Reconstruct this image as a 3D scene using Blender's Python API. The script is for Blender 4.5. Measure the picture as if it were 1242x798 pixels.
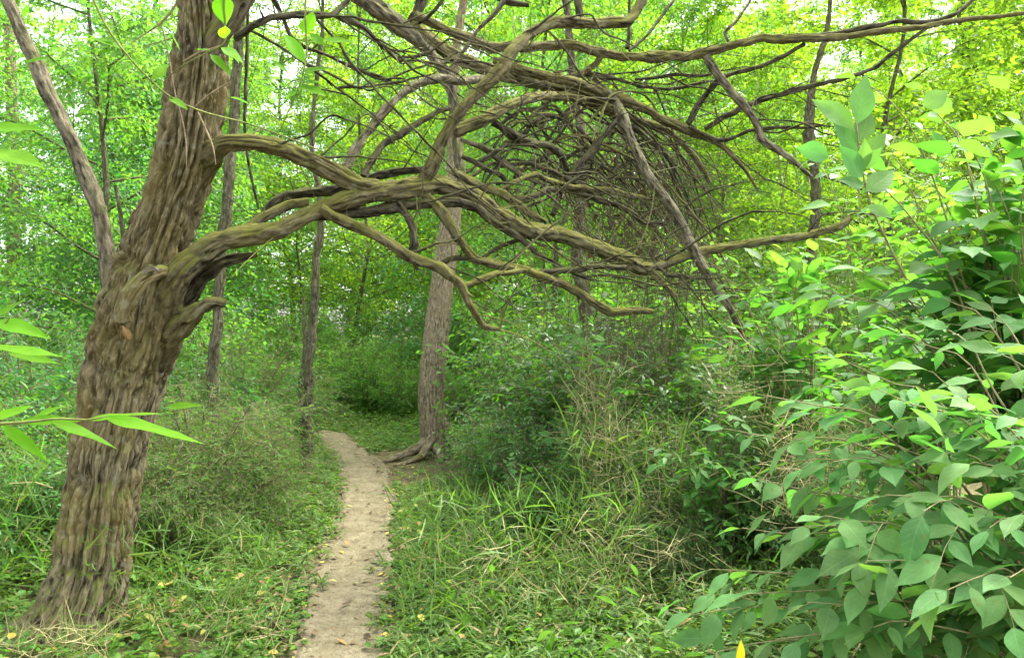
import bpy, math, random
import numpy as np
from mathutils import Vector

# ------------------------------------------------------------------ camera, sky, sun, exposure
for o in list(bpy.data.objects):
    bpy.data.objects.remove(o)
sc = bpy.context.scene
COL = sc.collection
F = 938.0            # focal length of the photograph in its own pixels
CAM_H = 1.5

cam_d = bpy.data.cameras.new('camera')
cam = bpy.data.objects.new('camera', cam_d)
COL.objects.link(cam)
cam.location = (0, 0, CAM_H)
cam.rotation_euler = (math.radians(90), 0, 0)
cam_d.sensor_fit = 'HORIZONTAL'
cam_d.sensor_width = 36
cam_d.lens = 36 * F / 1242
cam_d.clip_start = 0.05
cam_d.clip_end = 1000
sc.camera = cam

SUN_DIR = Vector((0.42, 0.30, 0.86)).normalized()
sun_el = math.asin(SUN_DIR.z)
sun_az = math.atan2(SUN_DIR.x, SUN_DIR.y)
w = bpy.data.worlds.new('World')
sc.world = w
w.use_nodes = True
nt = w.node_tree
nt.nodes.clear()
sky = nt.nodes.new('ShaderNodeTexSky')
sky.sky_type = 'NISHITA'
sky.sun_disc = False
sky.sun_elevation = sun_el
sky.sun_rotation = sun_az
sky.air_density = 1.0
sky.dust_density = 4.0
sky.ozone_density = 0.6
bg = nt.nodes.new('ShaderNodeBackground')
bg.inputs['Strength'].default_value = 0.15
wo = nt.nodes.new('ShaderNodeOutputWorld')
# thin bright overcast: the sky's blue is mostly washed out
hsv = nt.nodes.new('ShaderNodeHueSaturation')
hsv.inputs['Saturation'].default_value = 0.35
nt.links.new(sky.outputs[0], hsv.inputs['Color'])
nt.links.new(hsv.outputs[0], bg.inputs[0])
nt.links.new(bg.outputs[0], wo.inputs[0])

sun_d = bpy.data.lights.new('sun', 'SUN')
sun_d.energy = 1.5
sun_d.angle = math.radians(22)
sun_d.color = (1.0, 0.95, 0.84)
sun = bpy.data.objects.new('sun', sun_d)
COL.objects.link(sun)
sun.rotation_euler = SUN_DIR.to_track_quat('Z', 'Y').to_euler()

sc.view_settings.view_transform = 'Standard'
sc.view_settings.look = 'None'
sc.view_settings.exposure = 2.8
sc.view_settings.gamma = 1.0
sc.view_settings.use_curve_mapping = False
sc.render.engine = 'CYCLES'
cy = sc.cycles
cy.max_bounces = 10
cy.diffuse_bounces = 5
cy.glossy_bounces = 2
cy.transmission_bounces = 6
cy.transparent_max_bounces = 4
cy.caustics_reflective = False
cy.caustics_refractive = False
cy.sample_clamp_indirect = 6
cy.use_denoising = True

rng = np.random.default_rng(11)
random.seed(5)


def PX(px, py, Y):
    return np.array(((px - 621) / F * Y, Y, CAM_H + (399 - py) / F * Y))


# ------------------------------------------------------------------ vector helpers and noise
def norm(v):
    return v / np.maximum(np.linalg.norm(v, axis=-1, keepdims=True), 1e-9)


def vnoise(p, seed=0):
    """smooth value noise in 3-D, -1..1, for an (N,3) array"""
    p = np.asarray(p, float)
    i = np.floor(p).astype(np.int64)
    f = p - i
    f = f * f * f * (f * (f * 6 - 15) + 10)
    out = np.zeros(len(p))
    for dx in (0, 1):
        wx = f[:, 0] if dx else 1 - f[:, 0]
        for dy in (0, 1):
            wy = f[:, 1] if dy else 1 - f[:, 1]
            for dz in (0, 1):
                wz = f[:, 2] if dz else 1 - f[:, 2]
                h = ((i[:, 0] + dx) * 374761393 + (i[:, 1] + dy) * 668265263 + (i[:, 2] + dz) * 2147483647 + seed * 974711)
                h = (h ^ (h >> 13)) * 1274126177
                h = (h ^ (h >> 16)) & 0xFFFFFF
                out += wx * wy * wz * (h / 0x7FFFFF - 1.0)
    return out


def fbm(p, seed=0, oct=3):
    a, s, t = 1.0, 0.0, 0.0
    p = np.asarray(p, float)
    for k in range(oct):
        s = s + a * vnoise(p * 2 ** k, seed + k)
        t += a
        a *= 0.5
    return s / t


def ground_z(x, y):
    x = np.atleast_1d(np.asarray(x, float)); y = np.atleast_1d(np.asarray(y, float))
    p = np.stack([x * 0.35, y * 0.35, np.zeros_like(x)], 1)
    d = np.abs(x - path_x(y))
    rise = np.clip((d - 0.35) / 2.5, 0, 1)
    return 0.07 * fbm(p, 3) * rise + 0.10 * rise ** 1.5


# ------------------------------------------------------------------ path course
_PP = [(412, 798), (415, 760), (421, 730), (430, 690), (438, 650), (445, 615), (446, 598), (440, 575), (431, 557), (414, 540), (398, 528)]
_ps = []
for px, py in _PP:
    Y = CAM_H * F / (py - 399)
    _ps.append(((px - 621) / F * Y, Y))
_ps = [(-0.60, -6.0), (-0.70, 0.0), (-0.75, 2.0)] + _ps + [(-3.5, 11.35), (-4.6, 11.6), (-7.5, 12.2)]
_PATH = np.array(_ps)


def path_x(y):
    m = _PATH[:, 1]
    return np.interp(y, m, _PATH[:, 0])


def path_dist(x, y):
    """distance to the centre line of the path"""
    p = np.stack([np.asarray(x, float), np.asarray(y, float)], 1)
    best = np.full(len(p), 1e9)
    for a, b in zip(_PATH[:-1], _PATH[1:]):
        d = b - a
        t = np.clip(((p - a) @ d) / (d @ d), 0, 1)
        q = a + t[:, None] * d
        best = np.minimum(best, np.linalg.norm(p - q, axis=1))
    return best


# ------------------------------------------------------------------ mesh helpers
class MB:
    """collects vertices and faces, then links ONE mesh object"""
    def __init__(self):
        self.v, self.f3, self.f4, self.n, self.bk, self.uv = [], [], [], 0, [], []

    def add(self, v, f, bk=None, uv=None):
        f = np.asarray(f)
        if len(v) == 0:
            return
        self.v.append(np.asarray(v, np.float32))
        (self.f3 if f.shape[1] == 3 else self.f4).append(f.astype(np.int64) + self.n)
        self.bk.append(np.zeros((len(v), 3), np.float32) if bk is None else bk.astype(np.float32))
        self.uv.append(np.zeros((len(v), 2), np.float32) if uv is None else uv.astype(np.float32))
        self.n += len(v)

    def mesh(self, name, mat, smooth=True):
        me = bpy.data.meshes.new(name)
        v = np.concatenate(self.v)
        f3 = np.concatenate(self.f3) if self.f3 else np.zeros((0, 3), np.int64)
        f4 = np.concatenate(self.f4) if self.f4 else np.zeros((0, 4), np.int64)
        me.vertices.add(len(v))
        me.vertices.foreach_set('co', v.ravel())
        nl = f3.size + f4.size
        me.loops.add(nl)
        li = np.concatenate([f3.ravel(), f4.ravel()]).astype(np.int32)
        me.loops.foreach_set('vertex_index', li)
        me.polygons.add(len(f3) + len(f4))
        ls = np.concatenate([np.arange(len(f3)) * 3, f3.size + np.arange(len(f4)) * 4]).astype(np.int32)
        me.polygons.foreach_set('loop_start', ls)
        me.polygons.foreach_set('use_smooth', np.full(len(ls), smooth))
        at = me.attributes.new('bk', 'FLOAT_VECTOR', 'POINT')
        at.data.foreach_set('vector', np.concatenate(self.bk).ravel())
        ua = me.attributes.new('luv', 'FLOAT_VECTOR', 'POINT')
        uv = np.concatenate(self.uv)
        ua.data.foreach_set('vector', np.concatenate([uv, np.zeros((len(uv), 1), np.float32)], 1).ravel())
        me.update(calc_edges=True)
        me.validate()
        me.materials.append(mat)
        return me

    def build(self, name, mat, parent=None, smooth=True):
        o = bpy.data.objects.new(name, self.mesh(name, mat, smooth))
        COL.objects.link(o)
        if parent is not None:
            o.parent = parent
            o.matrix_parent_inverse = parent.matrix_world.inverted()
        return o


def tag(o, label=None, cat=None, group=None, kind=None):
    if label: o['label'] = label
    if cat: o['category'] = cat
    if group: o['group'] = group
    if kind: o['kind'] = kind
    return o


def thing(name, label, cat, loc=(0, 0, 0), group=None):
    o = bpy.data.objects.new(name, None)
    COL.objects.link(o)
    o.location = [float(c) for c in loc]
    o.empty_display_size = 0.1
    bpy.context.view_layer.update()
    return tag(o, label, cat, group)


def spline(pts, ds, tau=.5):
    """Catmull-Rom through rows (x,y,z,r,...) resampled at about ds"""
    p = np.asarray(pts, float)
    if len(p) == 2:
        p = np.stack([p[0], (p[0] + p[1]) / 2, p[1]])
    q = np.concatenate([[2 * p[0] - p[1]], p, [2 * p[-1] - p[-2]]])
    out = []
    for k in range(1, len(q) - 2):
        a, b, c, d = q[k - 1], q[k], q[k + 1], q[k + 2]
        n = max(1, int(math.ceil(np.linalg.norm((c - b)[:3]) / ds)))
        t = (np.arange(n) / n)[:, None]
        m0, m1 = tau * (c - a), tau * (d - b)
        out.append((2 * t ** 3 - 3 * t ** 2 + 1) * b + (t ** 3 - 2 * t ** 2 + t) * m0 + (3 * t ** 2 - 2 * t ** 3) * c + (t ** 3 - t ** 2) * m1)
    out.append(q[-2][None])
    r = np.concatenate(out)
    r[:, 3] = np.maximum(r[:, 3], 0.0004)
    return r


def frames(P):
    T = np.gradient(P, axis=0)
    T = norm(T)
    n = np.cross(T[0], (0, 0, 1.0))
    if np.linalg.norm(n) < 0.1:
        n = np.cross(T[0], (1.0, 0, 0))
    n = n / np.linalg.norm(n)
    N = [n]
    for k in range(1, len(P)):
        n = n - T[k] * (n @ T[k])
        n = n / max(np.linalg.norm(n), 1e-9)
        N.append(n)
    N = np.array(N)
    return T, N, np.cross(T, N)


def tube(mb, pts, ds=0.03, sides=10, disp=None, cap=True, seed=0, wig=0.0, tau=.5):
    """a tapering tube; disp(bk, s, a, r) gives radial displacement in metres"""
    S = spline(pts, ds, tau)
    P, R = S[:, :3].copy(), S[:, 3].copy()
    if wig > 0 and len(P) > 4:
        s0 = np.concatenate([[0], np.cumsum(np.linalg.norm(np.diff(P, axis=0), axis=1))])
        rm = np.clip(R, .006, .05)
        ph = s0 / np.clip(np.median(R), .012, .05)
        for ax in range(3):
            P[:, ax] += wig * rm * (vnoise(np.stack([ph * .085, ph * 0 + ax * 9.1, ph * 0 + seed * 1.7], 1), 501) + .4 * vnoise(np.stack([ph * .22, ph * 0 + ax * 9.1, ph * 0 + seed * 1.7], 1), 502))
        kn = vnoise(np.stack([ph * .16, ph * 0 + 3.3, ph * 0 + seed * 2.9], 1), 503)
        R *= 1 + .22 * np.clip(kn - .35, 0, 1) / .65 + .06 * kn
    T, N, B = frames(P)
    s = np.concatenate([[0], np.cumsum(np.linalg.norm(np.diff(P, axis=0), axis=1))])
    a = np.linspace(0, 2 * math.pi, sides, endpoint=False)
    ca, sa = np.cos(a), np.sin(a)
    dirs = N[:, None] * ca[None, :, None] + B[:, None] * sa[None, :, None]
    rr = np.repeat(R[:, None], sides, 1)
    bk = np.stack([rr * ca, rr * sa, np.repeat(s[:, None], sides, 1)], 2).reshape(-1, 3)
    bk[:, 0] += seed * 3.17
    if disp is not None:
        rr = rr + disp(bk, np.repeat(s, sides), np.tile(a, len(s)), rr.ravel()).reshape(rr.shape)
    V = (P[:, None] + dirs * rr[:, :, None]).reshape(-1, 3)
    n = len(P)
    i = np.arange(n - 1)[:, None] * sides
    j = np.arange(sides)[None]
    k = (np.arange(sides)[None] + 1) % sides
    q = np.stack([i + j, i + k, i + sides + k, i + sides + j], 2).reshape(-1, 4)
    mb.add(V, q, bk)
    if cap:
        for e, c in ((0, P[0]), (n - 1, P[-1])):
            ring = V[e * sides:(e + 1) * sides]
            v = np.concatenate([ring, ring.mean(0)[None]])
            jj = np.arange(sides)
            kk = (jj + 1) % sides
            fc = np.stack([jj, kk, np.full(sides, sides)], 1)
            if e == 0:
                fc = fc[:, ::-1]
            mb.add(v, fc, np.concatenate([bk[e * sides:(e + 1) * sides], bk[e * sides][None]]))


def thin_tubes(mb, O, D, L, R, bend=0.3, seg=4, sides=3, down=0.0, g=None):
    """many thin curved twigs at once; returns their sampled points (n,seg+1,3)"""
    g = g or rng
    n = len(O)
    D = norm(D)
    side = norm(np.cross(D, g.normal(size=(n, 3))))
    b = (g.normal(size=n) * bend)[:, None]
    t = np.linspace(0, 1, seg + 1)
    P = O[:, None] + D[:, None] * (L[:, None] * t[None])[:, :, None] + side[:, None] * b[:, None] * (L[:, None] * t[None] ** 2)[:, :, None]
    P[:, :, 2] -= down * L[:, None] * t[None] ** 2
    u = norm(np.cross(D, side))
    a = np.linspace(0, 2 * math.pi, sides, endpoint=False)
    rad = R[:, None] * (1 - 0.75 * t[None])
    off = side[:, None, None] * np.cos(a)[None, None, :, None] + u[:, None, None] * np.sin(a)[None, None, :, None]
    V = P[:, :, None] + off * rad[:, :, None, None]
    per = (seg + 1) * sides
    base = []
    for k in range(seg):
        for j in range(sides):
            j2 = (j + 1) % sides
            base.append((k * sides + j, k * sides + j2, (k + 1) * sides + j2, (k + 1) * sides + j))
    base = np.array(base)
    Fc = (np.arange(n)[:, None, None] * per + base[None]).reshape(-1, 4)
    bk = np.repeat(np.stack([O[:, 0] * 3, O[:, 1] * 3, O[:, 2]], 1), per, 0)
    mb.add(V.reshape(-1, 3), Fc, bk)
    return P


# ------------------------------------------------------------------ leaves
def leaf_template(kind):
    """x along the leaf 0..1, y across, z up; returns verts, quads"""
    if kind == 'fine':                       # nearest leaves: long smooth outline with a folded midrib
        t = np.array([0, .06, .16, .28, .42, .56, .70, .82, .92, 1.0])
        wd = np.array([.02, .15, .33, .46, .50, .45, .33, .18, .065, .0])
        rows = []
        for a, b in zip(t, wd):
            rows += [(a, -b, .16 * b), (a, -b * .5, .05 * b), (a, 0, 0), (a, b * .5, .05 * b), (a, b, .16 * b)]
        v = np.array(rows); c = 5
    elif kind == 'mid':
        t = np.array([0, .15, .42, .75, 1.0])
        wd = np.array([.03, .34, .50, .30, .0])
        rows = []
        for a, b in zip(t, wd):
            rows += [(a, -b, .2 * b), (a, 0, 0), (a, b, .2 * b)]
        v = np.array(rows); c = 3
    elif kind == 'blade':
        t = np.array([0, .25, .6, 1.0])
        wd = np.array([.3, .5, .42, .02])
        rows = []
        for a, b in zip(t, wd):
            rows += [(a, -b, 0), (a, b, 0)]
        v = np.array(rows); c = 2
    else:                                    # 'far'
        v = np.array([(0, 0, 0), (.45, -.5, .06), (.45, .5, .06), (1, 0, -.05)], float)
        return v, np.array([(0, 1, 3, 2)])
    r = len(t)
    f = []
    for k in range(r - 1):
        for j in range(c - 1):
            f.append((k * c + j, (k + 1) * c + j, (k + 1) * c + j + 1, k * c + j + 1))
    return v, np.array(f)


TPL = {k: leaf_template(k) for k in ('fine', 'mid', 'blade', 'far')}


def leaves(mb, pos, d, nrm, L, Wd, kind, droop=0.15, twist=0.0, g=None):
    """n leaves: base pos, direction d, upper side nrm, length L, width Wd"""
    g = g or rng
    n = len(pos)
    if n == 0:
        return
    d = norm(d)
    nrm = norm(nrm - d * np.sum(nrm * d, 1, keepdims=True))
    s = np.cross(nrm, d)
    v, f = TPL[kind]
    L = np.broadcast_to(L, (n,)); Wd = np.broadcast_to(Wd, (n,))
    dr = droop * (0.5 + g.random(n))
    x = v[None, :, 0]
    wave = 0.0
    if kind == 'fine':
        ph = g.random(n)[:, None] * 6.3
        wave = 0.022 * np.sin(x * 9 + ph) * np.sign(v[None, :, 1]) * np.abs(v[None, :, 1]) * 2
        wave = wave + (g.normal(size=n) * 0.12)[:, None] * v[None, :, 1] * x
    bend = (g.normal(size=n) * 0.06)[:, None] * x ** 2
    V = pos[:, None] + d[:, None] * (x * (1 - 0.25 * dr[:, None] * x) * L[:, None])[:, :, None] \
        + s[:, None] * (v[None, :, 1] * Wd[:, None] + bend * L[:, None])[:, :, None] \
        + nrm[:, None] * ((v[None, :, 2] * Wd[:, None]) + (wave - dr[:, None] * x ** 2) * L[:, None])[:, :, None]
    m = len(v)
    Fc = (np.arange(n)[:, None, None] * m + f[None]).reshape(-1, 4)
    uv = np.tile(v[:, :2], (n, 1))
    mb.add(V.reshape(-1, 3), Fc, None, uv)


def rand_dir(n, g):
    return norm(g.normal(size=(n, 3)))


UP = np.array((0, 0, 1.0))


def sprays(mb_leaf, mb_twig, O, D, L, K, size, aspect, kind, g, droop=0.25, twig_r=0.002, flat=0.8, jit=0.35, splay=0.9):
    """twigs that carry K alternate leaves each, held in a loose plane"""
    n = len(O)
    P = thin_tubes(mb_twig, O, D, L, np.full(n, twig_r), bend=0.25, seg=3, sides=3, down=droop, g=g) if mb_twig is not None else None
    Dn = norm(D)
    if P is None:
        t = np.linspace(0, 1, 4)
        P = O[:, None] + Dn[:, None] * (L[:, None] * t[None])[:, :, None]
        P[:, :, 2] -= droop * L[:, None] * t[None] ** 2
    tt = (np.arange(K) + 0.7) / K
    tt = np.clip(tt[None] + g.normal(size=(n, K)) * 0.04, 0.02, 1)
    idx = np.clip((tt * 3).astype(int), 0, 2)
    fr = tt * 3 - idx
    ar = np.arange(n)[:, None]
    Q = P[ar, idx] * (1 - fr)[:, :, None] + P[ar, idx + 1] * fr[:, :, None]
    tang = norm(P[ar, idx + 1] - P[ar, idx])
    up = norm(UP * flat + g.normal(size=(n, 3)) * (1 - flat + .05))
    side = norm(np.cross(tang, up[:, None]))
    sg = np.where((np.arange(K) % 2) == 0, 1.0, -1.0)[None, :, None] * np.where(g.random(n) < .5, 1, -1)[:, None, None]
    last = (np.arange(K) == K - 1)[None, :, None]
    ld = tang * np.where(last, 1.5, 0.75) + side * sg * np.where(last, 0.1, splay) + g.normal(size=(n, K, 3)) * jit * .6
    ld[:, :, 2] -= 0.18
    ln = np.cross(side, tang) * np.sign(np.sum(np.cross(side, tang) * UP, 2, keepdims=True) + 1e-6) + g.normal(size=(n, K, 3)) * jit
    sz = size * (0.65 + 0.55 * g.random((n, K)))
    leaves(mb_leaf, Q.reshape(-1, 3), ld.reshape(-1, 3), ln.reshape(-1, 3), sz.ravel(), (sz * aspect * (0.85 + .3 * g.random((n, K)))).ravel(), kind, droop=0.16, g=g)


# ------------------------------------------------------------------ materials
def new_mat(name):
    m = bpy.data.materials.new(name)
    m.use_nodes = True
    n = m.node_tree
    n.nodes.clear()
    out = n.nodes.new('ShaderNodeOutputMaterial')
    return m, n, out


def nd(n, t, **kw):
    x = n.nodes.new(t)
    for k, v in kw.items():
        setattr(x, k, v)
    return x


def leaf_mat(name, refl, trans, hue=0.025, val=0.35, tmix=0.45, rough=0.42, spec=0.35, veins=False, dead=0.0, dead_col=(.32, .22, .06)):
    m, n, out = new_mat(name)
    L = n.links.new
    geo = nd(n, 'ShaderNodeNewGeometry')
    oi = nd(n, 'ShaderNodeObjectInfo')
    add = nd(n, 'ShaderNodeMath', operation='MULTIPLY_ADD')
    L(geo.outputs['Random Per Island'], add.inputs[0]); add.inputs[1].default_value = 7.31
    frc = nd(n, 'ShaderNodeMath', operation='FRACT')
    L(oi.outputs['Random'], add.inputs[2])
    L(add.outputs[0], frc.inputs[0])
    # two random numbers per leaf
    hmr = nd(n, 'ShaderNodeMapRange'); hmr.inputs['To Min'].default_value = 0.5 - hue; hmr.inputs['To Max'].default_value = 0.5 + hue
    L(frc.outputs[0], hmr.inputs['Value'])
    vmr = nd(n, 'ShaderNodeMapRange'); vmr.inputs['To Min'].default_value = 1 - val; vmr.inputs['To Max'].default_value = 1 + val
    L(geo.outputs['Random Per Island'], vmr.inputs['Value'])
    res = []
    for col in (refl, trans):
        h = nd(n, 'ShaderNodeHueSaturation')
        h.inputs['Color'].default_value = (*col, 1)
        L(hmr.outputs[0], h.inputs['Hue']); L(vmr.outputs[0], h.inputs['Value'])
        c = h.outputs[0]
        if dead > 0:
            lt = nd(n, 'ShaderNodeMath', operation='LESS_THAN'); lt.inputs[1].default_value = dead
            L(frc.outputs[0], lt.inputs[0])
            mx = nd(n, 'ShaderNodeMix', data_type='RGBA')
            L(lt.outputs[0], mx.inputs['Factor']); L(c, mx.inputs['A']); mx.inputs['B'].default_value = (*dead_col, 1)
            c = mx.outputs['Result']
        res.append(c)
    nrm = None
    if veins:
        at = nd(n, 'ShaderNodeAttribute', attribute_name='luv')
        sp = nd(n, 'ShaderNodeSeparateXYZ'); L(at.outputs['Vector'], sp.inputs[0])
        ab = nd(n, 'ShaderNodeMath', operation='ABSOLUTE'); L(sp.outputs['Y'], ab.inputs[0])
        # side veins run forward from the midrib
        ma = nd(n, 'ShaderNodeMath', operation='MULTIPLY_ADD'); L(ab.outputs[0], ma.inputs[0]); ma.inputs[1].default_value = -0.55; L(sp.outputs['X'], ma.inputs[2])
        ml = nd(n, 'ShaderNodeMath', operation='MULTIPLY'); L(ma.outputs[0], ml.inputs[0]); ml.inputs[1].default_value = 44.0
        sn = nd(n, 'ShaderNodeMath', operation='SINE'); L(ml.outputs[0], sn.inputs[0])
        pw = nd(n, 'ShaderNodeMapRange'); L(sn.outputs[0], pw.inputs['Value']); pw.inputs['From Min'].default_value = 0.75; pw.inputs['From Max'].default_value = 1.0
        mid = nd(n, 'ShaderNodeMapRange'); L(ab.outputs[0], mid.inputs['Value']); mid.inputs['From Min'].default_value = 0.035; mid.inputs['From Max'].default_value = 0.0
        mxv = nd(n, 'ShaderNodeMath', operation='MAXIMUM'); L(pw.outputs[0], mxv.inputs[0])
        m2 = nd(n, 'ShaderNodeMath', operation='MULTIPLY'); L(mid.outputs[0], m2.inputs[0]); m2.inputs[1].default_value = 1.8
        L(m2.outputs[0], mxv.inputs[1])
        vm = nd(n, 'ShaderNodeMath', operation='MULTIPLY'); L(mxv.outputs[0], vm.inputs[0]); vm.inputs[1].default_value = 0.16
        mx = nd(n, 'ShaderNodeMix', data_type='RGBA'); L(vm.outputs[0], mx.inputs['Factor']); L(res[0], mx.inputs['A'])
        mx.inputs['B'].default_value = (refl[0] * 2.2 + .03, refl[1] * 1.9 + .03, refl[2] * 2 + .02, 1)
        # mottling
        no = nd(n, 'ShaderNodeTexNoise'); no.inputs['Scale'].default_value = 28; no.inputs['Detail'].default_value = 4
        tc = nd(n, 'ShaderNodeTexCoord'); L(tc.outputs['Object'], no.inputs['Vector'])
        mr = nd(n, 'ShaderNodeMapRange'); L(no.outputs[0], mr.inputs['Value']); mr.inputs['From Min'].default_value = .3; mr.inputs['From Max'].default_value = .7
        mr.inputs['To Min'].default_value = .8; mr.inputs['To Max'].default_value = 1.2
        hs = nd(n, 'ShaderNodeHueSaturation'); L(mx.outputs['Result'], hs.inputs['Color']); L(mr.outputs[0], hs.inputs['Value'])
        n6 = nd(n, 'ShaderNodeTexNoise'); n6.inputs['Scale'].default_value = 45; n6.inputs['Detail'].default_value = 2; L(tc.outputs['Object'], n6.inputs['Vector'])
        r6 = nd(n, 'ShaderNodeMapRange'); r6.inputs['From Min'].default_value = .70; r6.inputs['From Max'].default_value = .74; r6.inputs['To Max'].default_value = .8; L(n6.outputs[0], r6.inputs['Value'])
        m6 = nd(n, 'ShaderNodeMix', data_type='RGBA'); L(r6.outputs[0], m6.inputs['Factor']); L(hs.outputs[0], m6.inputs['A']); m6.inputs['B'].default_value = (.16, .11, .03, 1)
        res[0] = m6.outputs['Result']
        bp = nd(n, 'ShaderNodeBump'); bp.inputs['Strength'].default_value = 0.3; bp.inputs['Distance'].default_value = 0.0015; bp.invert = True
        L(mxv.outputs[0], bp.inputs['Height'])
        nrm = bp.outputs[0]
    pb = nd(n, 'ShaderNodeBsdfPrincipled')
    pb.inputs['Roughness'].default_value = rough
    pb.inputs['Specular IOR Level'].default_value = spec
    L(res[0], pb.inputs['Base Color'])
    tr = nd(n, 'ShaderNodeBsdfTranslucent')
    L(res[1], tr.inputs['Color'])
    if nrm is not None:
        L(nrm, pb.inputs['Normal'])
    mix = nd(n, 'ShaderNodeMixShader'); mix.inputs[0].default_value = tmix
    L(pb.outputs[0], mix.inputs[1]); L(tr.outputs[0], mix.inputs[2]); L(mix.outputs[0], out.inputs[0])
    return m


def bark_mat(name, dark, light, warm=None, moss=0.0, sx=34, sz=5.0, bump=0.6, moss_col=(.10, .13, .02), lichen=0.0, flake=0.5):
    m, n, out = new_mat(name)
    L = n.links.new
    at = nd(n, 'ShaderNodeAttribute', attribute_name='bk')
    mp = nd(n, 'ShaderNodeMapping'); mp.inputs['Scale'].default_value = (sx, sx, sz); L(at.outputs['Vector'], mp.inputs['Vector'])
    n1 = nd(n, 'ShaderNodeTexNoise'); n1.inputs['Scale'].default_value = 1.0; n1.inputs['Detail'].default_value = 6; n1.inputs['Roughness'].default_value = .6
    L(mp.outputs[0], n1.inputs['Vector'])
    cr = nd(n, 'ShaderNodeValToRGB'); L(n1.outputs[0], cr.inputs[0])
    cr.color_ramp.elements[0].position = .38; cr.color_ramp.elements[0].color = (*dark, 1)
    cr.color_ramp.elements[1].position = .62; cr.color_ramp.elements[1].color = (*light, 1)
    col = cr.outputs[0]
    tc = nd(n, 'ShaderNodeTexCoord')
    n2 = nd(n, 'ShaderNodeTexNoise'); n2.inputs['Scale'].default_value = 3.2; n2.inputs['Detail'].default_value = 5
    L(tc.outputs['Object'], n2.inputs['Vector'])
    if warm:
        r2 = nd(n, 'ShaderNodeMapRange'); r2.inputs['From Min'].default_value = .42; r2.inputs['From Max'].default_value = .62; L(n2.outputs[0], r2.inputs['Value'])
        ms = nd(n, 'ShaderNodeMath', operation='MULTIPLY'); L(r2.outputs[0], ms.inputs[0]); ms.inputs[1].default_value = .55
        mx = nd(n, 'ShaderNodeMix', data_type='RGBA'); L(ms.outputs[0], mx.inputs['Factor']); L(col, mx.inputs['A']); mx.inputs['B'].default_value = (*warm, 1)
        col = mx.outputs['Result']
    if flake > 0:
        mp5 = nd(n, 'ShaderNodeMapping'); mp5.inputs['Scale'].default_value = (sx * 1.5, sx * 1.5, sz * 2.2); L(at.outputs['Vector'], mp5.inputs['Vector'])
        n5 = nd(n, 'ShaderNodeTexNoise'); n5.inputs['Scale'].default_value = 1.0; n5.inputs['Detail'].default_value = 5; n5.inputs['Roughness'].default_value = .7; L(mp5.outputs[0], n5.inputs['Vector'])
        r5 = nd(n, 'ShaderNodeMapRange'); r5.inputs['From Min'].default_value = .54; r5.inputs['From Max'].default_value = .66; r5.inputs['To Max'].default_value = flake; L(n5.outputs[0], r5.inputs['Value'])
        mx = nd(n, 'ShaderNodeMix', data_type='RGBA'); L(r5.outputs[0], mx.inputs['Factor']); L(col, mx.inputs['A']); mx.inputs['B'].default_value = (min(1, light[0] * 1.55), light[1] * 1.5, light[2] * 1.45, 1)
        col = mx.outputs['Result']
    if lichen > 0:
        n4 = nd(n, 'ShaderNodeTexNoise'); n4.inputs['Scale'].default_value = 22; n4.inputs['Detail'].default_value = 4; L(tc.outputs['Object'], n4.inputs['Vector'])
        r4 = nd(n, 'ShaderNodeMapRange'); r4.inputs['From Min'].default_value = .58; r4.inputs['From Max'].default_value = .68; r4.inputs['To Max'].default_value = lichen; L(n4.outputs[0], r4.inputs['Value'])
        mx = nd(n, 'ShaderNodeMix', data_type='RGBA'); L(r4.outputs[0], mx.inputs['Factor']); L(col, mx.inputs['A']); mx.inputs['B'].default_value = (.33, .33, .24, 1)
        col = mx.outputs['Result']
    if moss > 0:                              # moss grows on the upper side
        geo = nd(n, 'ShaderNodeNewGeometry')
        sp = nd(n, 'ShaderNodeSeparateXYZ'); L(geo.outputs['Normal'], sp.inputs[0])
        n3 = nd(n, 'ShaderNodeTexNoise'); n3.inputs['Scale'].default_value = 9; n3.inputs['Detail'].default_value = 6; n3.inputs['Roughness'].default_value = .65
        L(tc.outputs['Object'], n3.inputs['Vector'])
        ad = nd(n, 'ShaderNodeMath', operation='MULTIPLY_ADD'); L(n3.outputs[0], ad.inputs[0]); ad.inputs[1].default_value = 2.6; L(sp.outputs['Z'], ad.inputs[2])
        r3 = nd(n, 'ShaderNodeMapRange'); L(ad.outputs[0], r3.inputs['Value']); r3.inputs['From Min'].default_value = 2.25 - moss; r3.inputs['From Max'].default_value = 2.75 - moss * .7; r3.inputs['To Max'].default_value = .85
        mx = nd(n, 'ShaderNodeMix', data_type='RGBA'); L(r3.outputs[0], mx.inputs['Factor']); L(col, mx.inputs['A'])
        mc = nd(n, 'ShaderNodeMix', data_type='RGBA'); L(n1.outputs[0], mc.inputs['Factor']); mc.inputs['A'].default_value = (moss_col[0] * .5, moss_col[1] * .5, moss_col[2] * .6, 1); mc.inputs['B'].default_value = (moss_col[0] * 1.7, moss_col[1] * 1.6, moss_col[2] * 1.5, 1)
        L(mc.outputs['Result'], mx.inputs['B'])
        col = mx.outputs['Result']
    pb = nd(n, 'ShaderNodeBsdfPrincipled'); pb.inputs['Roughness'].default_value = .92; pb.inputs['Specular IOR Level'].default_value = .12
    L(col, pb.inputs['Base Color'])
    nf = nd(n, 'ShaderNodeTexNoise'); nf.inputs['Scale'].default_value = 3.2; nf.inputs['Detail'].default_value = 8; nf.inputs['Roughness'].default_value = .7; L(mp.outputs[0], nf.inputs['Vector'])
    bp = nd(n, 'ShaderNodeBump'); bp.inputs['Strength'].default_value = bump; bp.inputs['Distance'].default_value = .02
    L(nf.outputs[0], bp.inputs['Height']); L(bp.outputs[0], pb.inputs['Normal'])
    L(pb.outputs[0], out.inputs[0])
    return m


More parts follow.
